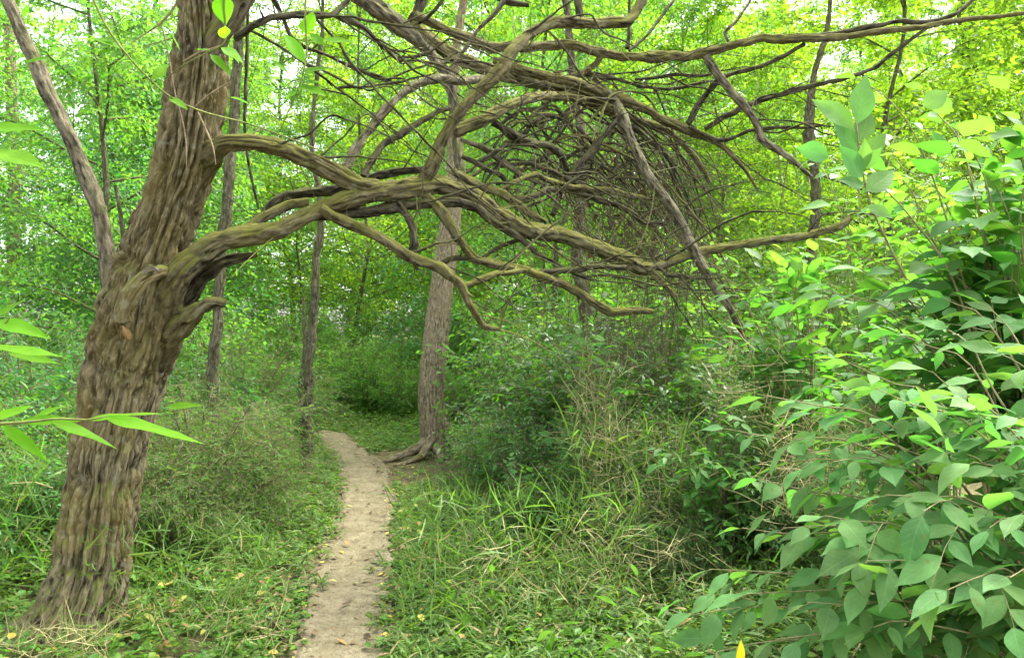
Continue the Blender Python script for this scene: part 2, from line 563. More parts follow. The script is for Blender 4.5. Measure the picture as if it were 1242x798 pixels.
def noise_mat(name, stops, scale=8, detail=8, rough=.95, bump=.5, dist=.02, second=None):
    m, n, out = new_mat(name)
    L = n.links.new
    tc = nd(n, 'ShaderNodeTexCoord')
    n1 = nd(n, 'ShaderNodeTexNoise'); n1.inputs['Scale'].default_value = scale; n1.inputs['Detail'].default_value = detail; n1.inputs['Roughness'].default_value = .65
    L(tc.outputs['Object'], n1.inputs['Vector'])
    cr = nd(n, 'ShaderNodeValToRGB'); L(n1.outputs[0], cr.inputs[0])
    e = cr.color_ramp.elements
    while len(e) < len(stops):
        e.new(.5)
    for k, (p, c) in enumerate(stops):
        e[k].position = p; e[k].color = (*c, 1)
    col = cr.outputs[0]
    if second:
        s2, amt, c2 = second
        n2 = nd(n, 'ShaderNodeTexNoise'); n2.inputs['Scale'].default_value = s2; n2.inputs['Detail'].default_value = 6
        L(tc.outputs['Object'], n2.inputs['Vector'])
        r2 = nd(n, 'ShaderNodeMapRange'); r2.inputs['From Min'].default_value = .5; r2.inputs['From Max'].default_value = .68; r2.inputs['To Max'].default_value = amt; L(n2.outputs[0], r2.inputs['Value'])
        mx = nd(n, 'ShaderNodeMix', data_type='RGBA'); L(r2.outputs[0], mx.inputs['Factor']); L(col, mx.inputs['A']); mx.inputs['B'].default_value = (*c2, 1)
        col = mx.outputs['Result']
    pb = nd(n, 'ShaderNodeBsdfPrincipled'); pb.inputs['Roughness'].default_value = rough; pb.inputs['Specular IOR Level'].default_value = .15
    L(col, pb.inputs['Base Color'])
    n3 = nd(n, 'ShaderNodeTexNoise'); n3.inputs['Scale'].default_value = scale * 7; n3.inputs['Detail'].default_value = 8; L(tc.outputs['Object'], n3.inputs['Vector'])
    bp = nd(n, 'ShaderNodeBump'); bp.inputs['Strength'].default_value = bump; bp.inputs['Distance'].default_value = dist
    L(n3.outputs[0], bp.inputs['Height']); L(bp.outputs[0], pb.inputs['Normal'])
    L(pb.outputs[0], out.inputs[0])
    return m


M = {}
M['trunk'] = bark_mat('furrowed_bark', (.024, .019, .009), (.25, .212, .122), warm=(.17, .135, .04), moss=.7, sx=70, sz=9.0, bump=1.0, lichen=.35, flake=.6)
M['limb'] = bark_mat('limb_bark', (.022, .018, .011), (.21, .178, .11), warm=(.12, .10, .04), moss=1.3, sx=46, sz=11, lichen=.3, bump=1.0, moss_col=(.125, .135, .024))
M['limb_dark'] = bark_mat('dead_limb_bark', (.012, .010, .007), (.11, .096, .062), moss=.8, sx=50, sz=13, bump=1.0, moss_col=(.075, .09, .02))
M['limb_pale'] = bark_mat('pale_limb_bark', (.035, .03, .02), (.22, .19, .125), moss=.75, sx=46, sz=12, bump=1.0, moss_col=(.10, .12, .03), lichen=.3)
M['pale_trunk'] = bark_mat('pale_trunk_bark', (.10, .078, .045), (.36, .295, .19), warm=(.22, .17, .09), moss=.35, sx=50, sz=16, bump=1.0, lichen=.4)
M['slim_trunk'] = bark_mat('slim_trunk_bark', (.04, .038, .02), (.15, .14, .08), moss=.8, sx=50, sz=14, bump=1.0, lichen=.4)
M['twig'] = bark_mat('twig_bark', (.10, .075, .045), (.22, .17, .10), sx=60, sz=20, bump=.2)
M['green_stem'] = bark_mat('green_stem', (.075, .085, .025), (.15, .17, .05), sx=60, sz=20, bump=.1)
M['pale_stem'] = bark_mat('pale_stem', (.14, .13, .06), (.26, .24, .12), sx=60, sz=20, bump=.2)
M['dead_twig'] = bark_mat('dead_twig', (.045, .04, .022), (.15, .132, .08), sx=60, sz=20, bump=.2)
M['wood'] = bark_mat('broken_wood', (.15, .085, .03), (.26, .17, .075), sx=80, sz=4, bump=.5)
M['near_leaf'] = leaf_mat('broad_leaf', (.092, .19, .060), (.16, .42, .045), hue=.02, val=.28, tmix=.40, rough=.65, spec=.14, veins=True)
M['mid_leaf'] = leaf_mat('arching_shrub_leaf', (.066, .165, .035), (.15, .42, .03), hue=.018, val=.28, tmix=.45, rough=.58, spec=.22)
M['lime_leaf'] = leaf_mat('lime_leaf', (.085, .20, .010), (.17, .52, .010), hue=.006, val=.16, tmix=.6, rough=.6, spec=.12, veins=True)
M['bg_leaf'] = leaf_mat('understory_leaf', (.08, .185, .03), (.24, .54, .04), hue=.02, val=.35, tmix=.5, rough=.45, spec=.35)
M['bg_leaf_yellow'] = leaf_mat('sun_tinted_leaf', (.10, .19, .02), (.36, .62, .025), hue=.015, val=.3, tmix=.56, rough=.5, spec=.25)  # yellow glow of sunlit foliage is put into the leaf colour
M['bg_leaf_cool'] = leaf_mat('cool_understory_leaf', (.058, .165, .042), (.14, .44, .04), hue=.02, val=.35, tmix=.45, rough=.4, spec=.45)
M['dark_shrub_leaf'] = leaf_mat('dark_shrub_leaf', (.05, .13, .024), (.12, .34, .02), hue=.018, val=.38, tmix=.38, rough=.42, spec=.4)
M['feather_leaf'] = leaf_mat('feathery_undergrowth_leaf', (.068, .135, .03), (.16, .36, .028), hue=.02, val=.4, tmix=.45, rough=.5, spec=.3, dead=.03, dead_col=(.20, .15, .07))
M['grass'] = leaf_mat('stilt_grass', (.085, .155, .028), (.17, .34, .025), hue=.02, val=.4, tmix=.4, rough=.5, spec=.3, dead=.05, dead_col=(.30, .24, .10))
M['cover'] = leaf_mat('ground_cover_leaf', (.085, .18, .022), (.19, .42, .025), hue=.025, val=.35, tmix=.4, rough=.5, spec=.3, dead=.04, dead_col=(.36, .30, .05))
M['straw'] = leaf_mat('dry_straw', (.40, .35, .17), (.36, .31, .13), hue=.02, val=.35, tmix=.25, rough=.7, spec=.15, dead=.25, dead_col=(.16, .20, .06))
M['litter'] = leaf_mat('fallen_leaf', (.15, .11, .055), (.12, .085, .035), hue=.03, val=.55, tmix=.15, rough=.7, spec=.2, dead=.09, dead_col=(.45, .36, .07))
M['yellow_litter'] = leaf_mat('yellowed_fallen_leaf', (.36, .31, .08), (.3, .25, .05), hue=.03, val=.35, tmix=.25, rough=.6, spec=.15, dead=.5, dead_col=(.30, .19, .08))
M['yellow_leaf'] = leaf_mat('yellow_leaf', (.78, .66, .02), (.9, .72, .02), hue=.0, val=.05, tmix=.4, veins=True)
M['brown_leaf'] = leaf_mat('dead_brown_leaf', (.11, .08, .045), (.09, .06, .03), hue=.02, val=.4, tmix=.2, rough=.7, spec=.2)
M['ground'] = noise_mat('forest_floor', [(.3, (.055, .045, .025)), (.5, (.10, .085, .04)), (.7, (.16, .125, .06))], scale=5, bump=.7, second=(1.6, .6, (.055, .075, .025)))
M['path'] = noise_mat('trodden_dirt', [(.28, (.108, .090, .050)), (.5, (.168, .145, .086)), (.72, (.228, .202, .126))], scale=7, bump=.9, dist=.02, second=(26, .55, (.09, .064, .036)))


# ------------------------------------------------------------------ ground and path (setting)
def build_ground():
    def axis(lo, hi, near_lo, near_hi, fine, coarse):
        a = np.arange(near_lo, near_hi + 1e-6, fine)
        return np.unique(np.concatenate([np.linspace(lo, near_lo, coarse), a, np.linspace(near_hi, hi, coarse)]))
    xs = axis(-160, 160, -8, 8, .12, 26)
    ys = axis(-60, 220, -1, 16, .12, 26)
    X, Y = np.meshgrid(xs, ys)
    x, y = X.ravel(), Y.ravel()
    z = ground_z(x, y)
    near = (np.abs(x) < 8) & (y > -1) & (y < 16)
    z = z + np.where(near, .012 * fbm(np.stack([x * 5, y * 5, 0 * x], 1), 9), 0) - np.clip(.3 - path_dist(x, y), 0, .3) * .12
    v = np.stack([x, y, z], 1)
    nx, ny = len(xs), len(ys)
    i = (np.arange(ny - 1)[:, None] * nx + np.arange(nx - 1)[None]).ravel()
    mb = MB()
    mb.add(v, np.stack([i, i + 1, i + nx + 1, i + nx], 1))
    tag(mb.build('ground', M['ground']), kind='structure')


def build_path():
    mb = MB()
    p = np.concatenate([_PATH, np.zeros((len(_PATH), 2))], 1)
    p[:, 3] = 1
    S = spline(p, .02)[:, :2]
    T = norm(np.gradient(S, axis=0))
    N = np.stack([T[:, 1], -T[:, 0]], 1)
    s = np.concatenate([[0], np.cumsum(np.linalg.norm(np.diff(S, axis=0), axis=1))])
    # half width wanders along the way
    z0 = np.zeros_like(s)
    wl = .245 + .05 * fbm(np.stack([s * 1.1, z0, z0], 1), 21) + .03 * fbm(np.stack([s * 5, z0, z0], 1), 22) + .03 * fbm(np.stack([s * 17, z0, z0], 1), 25)
    wr = .245 + .05 * fbm(np.stack([s * 1.1, z0 + 7, z0], 1), 23) + .03 * fbm(np.stack([s * 5, z0 + 5, z0], 1), 24) + .03 * fbm(np.stack([s * 17, z0 + 5, z0], 1), 26)
    c = 45
    u = np.linspace(-1, 1, c)
    off = np.where(u[None] < 0, u[None] * wl[:, None], u[None] * wr[:, None])
    P = S[:, None] + N[:, None] * off[:, :, None]
    x, y = P[:, :, 0].ravel(), P[:, :, 1].ravel()
    uu = np.tile(u, len(S))
    z = .012 + .006 * np.abs(fbm(np.stack([x * 45, y * 45, 0 * x], 1), 33, 2)) + .014 * fbm(np.stack([x * 7, y * 7, 0 * x], 1), 31, 4) + .006 * fbm(np.stack([x * 30, y * 14, 0 * x], 1), 32, 2) + .012 * np.abs(uu) ** 3 - .022 * np.clip(np.abs(uu) - .85, 0, 1) * 6
    n = len(S)
    i = (np.arange(n - 1)[:, None] * c + np.arange(c - 1)[None]).ravel()
    mb.add(np.stack([x, y, z], 1), np.stack([i, i + 1, i + c + 1, i + c], 1))
    tag(mb.build('path', M['path']), kind='structure')


build_ground()
build_path()


# ------------------------------------------------------------------ the leaning tree over the path
def furrows(depth, fx=30.0, fz=3.2, seed=1, lump=.012):
    def f(bk, s, a, r):
        q = bk.copy()
        q[:, 0] += .01 * fbm(bk * (9, 9, 5), seed + 40)
        q[:, 1] += .01 * fbm(bk * (9, 9, 5), seed + 41)
        n = vnoise(q * (fx, fx, fz), seed)
        n2 = vnoise(q * (fx * 1.9, fx * 1.9, fz * 2.3), seed + 5)
        big = fbm(bk * (5.5, 5.5, 1.4), seed + 9)
        plate = fbm(q * (fx * .8, fx * .8, fz * 6), seed + 15)
        crack = vnoise(q * (fx * .9, fx * .9, fz * 5.5), seed + 25)
        return -depth * np.exp(-(n / .20) ** 2) - .4 * depth * np.exp(-(n2 / .25) ** 2) + .4 * depth * plate - .35 * depth * np.exp(-(crack / .16) ** 2) + depth * .35 + lump * big
    return f


def limb_disp(amp=.12, seed=1):
    def f(bk, s, a, r):
        k = amp * r
        return k * 1.1 * fbm(bk * (11, 11, 7), seed) + k * 1.0 * vnoise(bk * (52, 52, 16), seed + 3) - k * 1.3 * np.exp(-(vnoise(bk * (34, 34, 7), seed + 8) / .2) ** 2)
    return f


trunk_pts = [(40, 850, 3.5, 80), (62, 806, 3.54, 70), (88, 756, 3.60, 57), (108, 696, 3.67, 48), (118, 640, 3.73, 45), (130, 560, 3.80, 43.5),
             (142, 500, 3.85, 45), (153, 450, 3.9, 49), (167, 400, 3.9, 53), (178, 350, 3.88, 47), (191, 300, 3.86, 39), (206, 250, 3.85, 36.5),
             (223, 200, 3.84, 36.5), (235, 130, 3.83, 37), (243, 65, 3.82, 34), (244, 0, 3.82, 29), (238, -80, 3.85, 25), (246, -200, 3.9, 20), (238, -330, 4.0, 15), (248, -480, 4.1, 9), (240, -620, 4.2, 3)]


def P4(rows):
    return [tuple(PX(a, b, c)) + (h / F * c,) for a, b, c, h in rows]


tree = thing('leaning_tree', 'thick furrowed brown trunk at the left with mossy limbs arching over the path', 'tree', tuple(PX(66, 800, 3.54) * (1, 1, 0)))
mb = MB()
_f = furrows(.032, 33.0, 2.6, 1, .009)


def trunk_disp(bk, s, a, r):
    flare = np.exp(-np.clip(s - .12, 0, 9) / .22)
    lobes = .035 * np.sin(a * 5 + .6) + .025 * np.sin(a * 3 + 2.0)
    return _f(bk, s, a, r) + flare * lobes * 1.6 + .012 * np.sin(a * 4 + s * .7) * np.exp(-((s - 1.5) / 1.2) ** 2)


tube(mb, [(*q[:3], q[3] * .90) for q in P4(trunk_pts)], ds=.012, sides=270, disp=trunk_disp)
mb.build('trunk', M['trunk'], tree)

LIMBS = [
 ('limb', [(178, 430, 3.93, 22), (206, 372, 3.84, 22), (232, 326, 3.8, 18.5), (265, 299, 3.8, 15.5), (300, 288, 3.85, 14), (345, 277, 3.9, 13.5), (372, 264, 3.95, 13), (395, 249, 4.0, 12.5), (425, 237, 4.05, 13.5), (460, 230, 4.1, 14.5), (500, 222, 4.2, 14), (535, 221, 4.3, 14), (570, 236, 4.4, 13), (605, 256, 4.5, 12.5), (645, 273, 4.6, 12), (685, 280, 4.7, 11), (720, 292, 4.75, 11), (750, 308, 4.8, 11.5), (775, 321, 4.85, 10), (800, 318, 4.9, 7), (850, 305, 5.0, 6.2), (900, 296, 5.1, 5.7), (950, 288, 5.15, 5.7), (990, 281, 5.2, 5.5), (1015, 274, 5.2, 6), (1029, 265, 5.2, 4)], 'limb'),
 ('limb', [(215, 235, 3.9, 24), (246, 196, 3.82, 18), (280, 173, 3.72, 12.5), (313, 175, 3.75, 12.5), (355, 185, 3.85, 12.5), (390, 198, 3.95, 13.5), (420, 213, 4.02, 15), (445, 226, 4.08, 14), (478, 231, 4.16, 8)], 'limb'),
 ('limb', [(258, 310, 3.95, 9), (285, 286, 4.05, 8), (307, 273, 4.1, 7.5), (325, 251, 4.15, 7.5), (350, 236, 4.2, 7.5), (388, 229, 4.25, 7.5), (418, 230, 4.25, 7), (455, 216, 4.3, 6.5), (488, 207, 4.35, 6.5), (515, 205, 4.4, 5)], 'limb_dark'),
 ('limb', [(290, 292, 3.95, 8), (320, 266, 4.0, 8), (350, 252, 4.05, 8), (372, 248, 4.08, 7)], 'limb'),
 ('limb', [(385, 264, 4.0, 9), (408, 265, 4.05, 9), (438, 259, 4.1, 8.5), (470, 254, 4.15, 8.5), (513, 247, 4.2, 8.5), (555, 245, 4.3, 8), (577, 251, 4.35, 7), (600, 268, 4.4, 6), (625, 283, 4.5, 5), (640, 296, 4.55, 4.5), (660, 316, 4.6, 3)], 'limb_dark'),
 ('limb', [(392, 258, 3.95, 8), (418, 273, 4.0, 8), (450, 285, 4.02, 8), (485, 308, 4.05, 8), (510, 318, 4.08, 7.5), (537, 328, 4.1, 7.5), (562, 347, 4.15, 7), (576, 374, 4.15, 5.5), (588, 394, 4.2, 5), (606, 400, 4.2, 2.5)], 'limb'),
 ('limb', [(558, 345, 4.15, 5), (580, 337, 4.2, 4.5), (603, 331, 4.25, 4.5), (632, 326, 4.35, 4)], 'limb'),
 ('limb', [(512, 240, 4.22, 8), (528, 254, 4.22, 8), (547, 272, 4.25, 8), (563, 294, 4.3, 7.5), (575, 310, 4.32, 7.5), (597, 319, 4.35, 7.5), (625, 325, 4.4, 7), (663, 336, 4.45, 7), (688, 344, 4.5, 7), (708, 358, 4.55, 6.5), (725, 371, 4.6, 6.5), (740, 379, 4.6, 6.5), (763, 379, 4.65, 5.5), (790, 381, 4.7, 4.5)], 'limb'),
 ('limb', [(530, 320, 4.3, 3), (548, 313, 4.3, 4), (575, 312, 4.32, 4)], 'limb_dark'),
 ('limb', [(640, 329, 4.42, 4), (668, 328, 4.45, 5), (700, 324, 4.5, 5), (730, 320, 4.55, 5), (757, 326, 4.6, 4)], 'limb_dark'),
 ('limb', [(690, 327, 4.5, 3), (706, 333, 4.5, 3), (720, 339, 4.5, 2)], 'limb_dark'),
 ('limb', [(482, 250, 4.15, 7), (495, 265, 4.13, 6.5), (503, 278, 4.12, 6), (506, 293, 4.1, 6), (501, 308, 4.1, 5), (506, 328, 4.1, 2)], 'limb_dark'),
 ('limb', [(418, 208, 4.05, 8), (426, 192, 4.08, 7.5), (443, 163, 4.15, 7.2), (463, 138, 4.25, 7), (488, 115, 4.35, 7), (513, 101, 4.45, 7), (533, 97, 4.5, 6.5), (552, 100, 4.6, 6), (578, 97, 4.8, 5.5), (610, 94, 5.05, 4)], 'limb_pale'),
 ('limb', [(443, 215, 4.15, 6), (450, 198, 4.2, 5.5), (468, 175, 4.3, 5.2), (495, 155, 4.4, 5), (520, 143, 4.5, 4.5), (545, 133, 4.6, 4)], 'limb_dark'),
 ('limb', [(514, 222, 4.25, 12), (528, 193, 4.2, 10), (550, 153, 4.2, 9), (570, 122, 4.2, 9), (592, 92, 4.25, 9), (618, 63, 4.3, 8.5), (640, 45, 4.4, 8.5), (675, 27, 4.5, 8), (712, 25, 4.6, 8), (735, 26, 4.7, 8), (760, 27, 4.75, 7.5), (772, 14, 4.8, 7), (786, -14, 4.85, 6.5), (800, -60, 4.9, 5)], 'limb'),
 ('limb', [(700, 24, 4.6, 7), (697, 5, 4.6, 7), (702, -25, 4.6, 6), (705, -70, 4.6, 5)], 'limb_dark'),
 ('limb', [(250, -140, 3.95, 16), (330, -95, 4.3, 15), (400, -30, 4.6, 14), (440, 2, 4.7, 14), (465, 22, 4.75, 14), (495, 45, 4.8, 13), (520, 67, 4.8, 9), (539, 93, 4.78, 8), (546, 120, 4.75, 7.5), (552, 150, 4.7, 7.5), (556, 195, 4.6, 8), (562, 226, 4.5, 7)], 'limb_pale'),
 ('limb', [(498, 38, 4.85, 10), (515, 52, 4.85, 10.5), (540, 66, 4.9, 10.5), (570, 76, 4.95, 10), (595, 83, 5.0, 10), (625, 95, 5.1, 10), (655, 104, 5.2, 11), (690, 112, 5.3, 11), (715, 121, 5.4, 10), (740, 134, 5.5, 9), (758, 141, 5.5, 6), (790, 151, 5.6, 5.5), (820, 166, 5.7, 5), (842, 187, 5.75, 4.5), (863, 219, 5.8, 3)], 'limb'),
 ('limb', [(600, 78, 5.05, 7), (625, 83, 5.05, 7), (652, 90, 5.05, 7), (688, 95, 5.1, 7), (713, 103, 5.2, 7), (740, 114, 5.3, 7), (783, 133, 5.4, 6.5), (813, 148, 5.5, 6), (838, 158, 5.55, 6), (863, 165, 5.6, 5), (880, 178, 5.6, 4), (905, 205, 5.65, 3), (920, 230, 5.7, 2)], 'limb'),
 ('limb', [(745, 140, 5.5, 5), (770, 160, 5.5, 5), (795, 180, 5.5, 4.5), (812, 200, 5.5, 4), (816, 222, 5.5, 2)], 'limb_dark'),
 ('limb', [(502, 20, 4.8, 7), (515, 25, 4.85, 7), (540, 33, 4.9, 7), (570, 43, 5.0, 8), (595, 55, 5.05, 8), (625, 55, 5.1, 7), (675, 58, 5.2, 7), (713, 61, 5.25, 7.2), (758, 67, 5.3, 7), (800, 71, 5.35, 7), (850, 69, 5.4, 7), (875, 61, 5.4, 6.8), (900, 53, 5.4, 6.5), (925, 46, 5.4, 6.2), (968, 49, 5.4, 5.8), (1005, 48, 5.4, 5.5), (1043, 40, 5.4, 5), (1080, 34, 5.4, 5), (1130, 29, 5.4, 4.5), (1180, 24, 5.4, 3.6), (1242, 16, 5.4, 3), (1300, 6, 5.4, 2)], 'limb'),
 ('limb', [(985, 46, 5.42, 4), (1020, 38, 5.43, 4), (1080, 28, 5.44, 3.5), (1130, 25, 5.45, 4), (1160, 16, 5.45, 3.5), (1186, -2, 5.5, 3), (1210, -30, 5.5, 2)], 'limb_dark'),
 ('limb', [(1125, 34, 5.4, 2.5), (1100, 52, 5.4, 2.8), (1080, 66, 5.4, 3), (1055, 84, 5.4, 3.2), (1038, 94, 5.4, 3.5), (1005, 100, 5.45, 3.5), (968, 110, 5.5, 3.5), (925, 123, 5.5, 3.5), (900, 133, 5.5, 4), (875, 145, 5.5, 4), (855, 157, 5.5, 4)], 'limb_dark'),
 ('limb', [(978, 52, 5.4, 3), (952, 68, 5.42, 3), (925, 78, 5.45, 3.2), (888, 90, 5.5, 3.5), (870, 101, 5.5, 4.2), (850, 125, 5.52, 5), (834, 152, 5.55, 4.5)], 'limb_dark'),
 ('limb', [(855, 66, 5.4, 6), (864, 80, 5.38, 6.5), (877, 99, 5.35, 6), (898, 123, 5.3, 6), (913, 145, 5.3, 6), (924, 170, 5.3, 6), (938, 179, 5.25, 6), (962, 195, 5.2, 4.5), (985, 215, 5.2, 2.5)], 'limb_pale'),
 ('limb', [(722, 96, 5.35, 4), (742, 120, 5.25, 6.5), (754, 142, 5.15, 7.5), (764, 166, 5.1, 7.5), (775, 190, 5.05, 7.5), (790, 219, 5.0, 7.5), (810, 248, 5.0, 7.2), (825, 272, 5.0, 7), (837, 295, 4.95, 7.5), (850, 321, 4.95, 7), (866, 346, 4.95, 6.5), (883, 371, 4.95, 6), (897, 395, 4.95, 5.5), (915, 425, 4.95, 4), (945, 470, 5, 2)], 'limb_pale'),
 ('limb', [(752, 140, 5.1, 4), (726, 175, 5.1, 5), (705, 198, 5.05, 5.2), (686, 228, 5.0, 5), (672, 262, 4.9, 4.5)], 'limb_dark'),
 ('limb', [(548, 160, 4.4, 8), (564, 155, 4.45, 9), (588, 148, 4.5, 9), (613, 135, 4.6, 8.5), (638, 123, 4.7, 7.5), (664, 117, 4.95, 7), (690, 116, 5.2, 6), (720, 122, 5.4, 4)], 'limb'),
 ('limb', [(596, 150, 4.6, 5), (616, 163, 4.65, 6), (638, 171, 4.75, 6), (663, 180, 4.9, 6), (680, 192, 5.0, 5.5), (690, 212, 5.1, 5), (712, 240, 5.2, 3)], 'limb_dark'),
 ('limb', [(560, 170, 4.45, 3.5), (575, 174, 4.5, 4), (595, 185, 4.6, 4.5), (615, 203, 4.7, 4.5), (636, 216, 4.8, 4), (664, 226, 4.9, 3.5), (700, 236, 5.0, 2.5)], 'limb_pale'),
 ('limb', [(548, 207, 4.35, 6), (564, 214, 4.4, 6.5), (588, 225, 4.5, 6.5), (608, 233, 4.55, 6.5), (630, 245, 4.6, 6), (650, 258, 4.65, 5.5), (664, 268, 4.68, 4)], 'limb'),
 ('limb', [(606, 231, 4.55, 3.5), (625, 220, 4.6, 4), (647, 212, 4.7, 4), (672, 220, 4.8, 4.5), (702, 228, 4.9, 4.5), (738, 231, 5.1, 4.2), (770, 240, 5.2, 4), (796, 241, 5.3, 2.5)], 'limb'),
 ('limb', [(618, 237, 4.58, 4), (640, 241, 4.65, 5), (663, 231, 4.75, 5), (684, 228, 4.85, 4)], 'limb_dark'),
 ('limb', [(690, 229, 4.9, 4), (725, 243, 5.0, 4.5), (755, 253, 5.1, 4.2), (780, 270, 5.2, 4), (803, 271, 5.3, 2.5)], 'limb_dark'),
 ('limb', [(560, 188, 4.5, 3), (590, 205, 4.5, 4), (610, 215, 4.55, 3.5), (620, 238, 4.6, 3)], 'limb_dark'),
 ('limb', [(608, 200, 4.7, 3), (640, 198, 4.8, 3.6), (668, 206, 4.9, 3.6), (700, 222, 5.0, 3.2), (740, 250, 5.2, 2.5)], 'limb_dark'),
 ('limb', [(574, 196, 4.5, 3), (600, 182, 4.55, 4), (616, 174, 4.65, 4), (650, 176, 4.8, 3)], 'limb_dark'),
 ('limb', [(586, 312, 4.5, 2.4), (600, 302, 4.55, 2.8), (622, 292, 4.6, 3), (645, 286, 4.65, 2.5)], 'limb_dark'),
 ('limb', [(780, 325, 4.87, 7), (796, 340, 4.87, 5.5), (808, 350, 4.87, 4.5), (820, 360, 4.87, 3)], 'limb'),
 ('limb', [(790, 322, 4.9, 4), (808, 336, 4.9, 4), (825, 337, 4.9, 3.5), (842, 340, 4.95, 3)], 'limb_dark'),
 ('limb', [(234, 160, 3.88, 20), (254, 105, 3.85, 21), (272, 62, 3.81, 19), (288, 25, 3.78, 18), (306, -12, 3.76, 17), (330, -80, 3.75, 13), (360, -170, 3.8, 10), (380, -300, 3.9, 5)], 'limb'),
 ('limb', [(285, 45, 3.72, 6), (304, 31, 3.65, 5.5), (330, 20, 3.65, 5), (365, 17, 3.7, 4.6), (403, 18, 3.75, 4.8), (420, 4, 3.8, 4.5), (440, -20, 3.85, 3.5)], 'limb_dark'),
 ('limb', [(403, 17, 3.76, 4), (425, 27, 3.8, 4), (450, 44, 3.85, 3.6), (470, 62, 3.9, 3), (489, 78, 3.95, 1.5)], 'limb_dark'),
 ('limb', [(330, -10, 3.85, 4), (340, 15, 3.9, 3.4), (350, 40, 3.95, 3), (362, 52, 4, 3), (400, 69, 4.1, 2.6), (450, 90, 4.2, 2.2), (478, 104, 4.3, 1)], 'limb_dark'),
 ('limb', [(300, 35, 3.7, 2), (340, 57, 3.8, 1.8), (380, 85, 3.9, 1.7), (430, 122, 4.05, 1.5), (488, 166, 4.2, 1)], 'limb_dark'),
 ('limb', [(508, -20, 4.85, 8), (506, 5, 4.85, 8), (500, 32, 4.85, 7)], 'limb_dark'),
 ('limb', [(620, -8, 4.9, 5), (606, 8, 4.9, 4.5), (582, 35, 4.9, 3.5), (560, 64, 4.88, 2.5), (545, 82, 4.85, 1.5)], 'limb_pale'),
 ('limb', [(588, -10, 4.95, 5), (612, 0, 4.95, 5), (640, 4, 4.95, 4)], 'limb_dark'),
 ('limb', [(500, 33, 4.8, 3), (520, 20, 4.75, 3), (535, 4, 4.7, 2.5), (548, -20, 4.7, 2)], 'limb_dark'),
 ('limb', [(735, 62, 5.3, 5), (722, 76, 5.3, 5), (705, 88, 5.3, 4.5), (690, 93, 5.25, 3)], 'limb'),
 ('limb', [(690, 88, 5.3, 3), (740, 93, 5.4, 3), (775, 104, 5.5, 2.5), (815, 107, 5.6, 2.5), (860, 99, 5.6, 2)], 'limb_dark'),
 ('limb', [(770, 97, 5.5, 2), (815, 92, 5.5, 2.6), (860, 91, 5.5, 2.4)], 'limb_dark'),
 ('limb', [(888, 60, 5.4, 2.5), (880, 40, 5.4, 2.5), (895, 25, 5.4, 2.4), (913, -5, 5.4, 2), (925, -40, 5.4, 1.5)], 'limb_pale'),
 ('limb', [(760, 60, 5.3, 3), (765, 20, 5.35, 2.6), (760, -15, 5.4, 2.4), (758, -60, 5.4, 2)], 'limb_dark'),
 ('limb', [(762, 62, 5.3, 2.5), (785, 42, 5.4, 2.4), (806, 15, 5.5, 2.2), (825, -10, 5.6, 2)], 'limb_dark'),
 ('limb', [(835, 155, 5.5, 3), (870, 172, 5.5, 3.2), (905, 160, 5.5, 3), (940, 156, 5.5, 3), (995, 153, 5.5, 2)], 'limb_dark'),
]
lm = 0
for nm, rows, mt in LIMBS:
    b = MB()
    lm += 1
    pts = [(*q[:3], q[3] * .84) for q in P4(rows)]
    big = max(p[3] for p in pts) > .03
    tube(b, pts, ds=.012 if big else .02, sides=64 if big else 18, disp=limb_disp(.16 if big else .2, lm * 7), seed=lm, wig=.8 if mt != 'limb_pale' else .4, tau=.32)
    # thin dead side twigs and snags grow from the limb
    Sx = spline(pts, .05)
    L_ = len(Sx) * .05
    g = np.random.default_rng(100 + lm)
    k = int(L_ * (9.0 if mt != 'limb' else 6.5)) + 1
    ii = g.integers(len(Sx) // 5, len(Sx), k)
    O = Sx[ii, :3]
    ok = (O[:, 2] < 3.4)
    O = O[ok]
    if len(O):
        D = rand_dir(len(O), g) * (1, .7, 1) + np.array((.45, .1, -.1))
        ln = .06 + .55 * g.random(len(O)) ** 2
        P_ = thin_tubes(b, O, D, ln, .0018 + .0045 * g.random(len(O)) ** 2, bend=.45, seg=6, sides=5, down=.05, g=g)
        kk = max(2, len(O) // 3)
        io = g.integers(len(Sx) // 5, len(Sx), kk)
        Ok = Sx[io, :3]
        thin_tubes(b, Ok, rand_dir(kk, g) + (.4, 0, .1), .03 + .07 * g.random(kk), .004 + .006 * g.random(kk), bend=.2, seg=3, sides=7, g=g)
        sel = g.random(len(O)) < .6
        O2 = P_[sel, 3]
        if len(O2):
            thin_tubes(b, O2, rand_dir(len(O2), g) + (.3, 0, -.1), .05 + .14 * g.random(len(O2)), np.full(len(O2), .0016), bend=.4, seg=3, sides=4, g=g)
    b.build(nm, M[mt], tree)

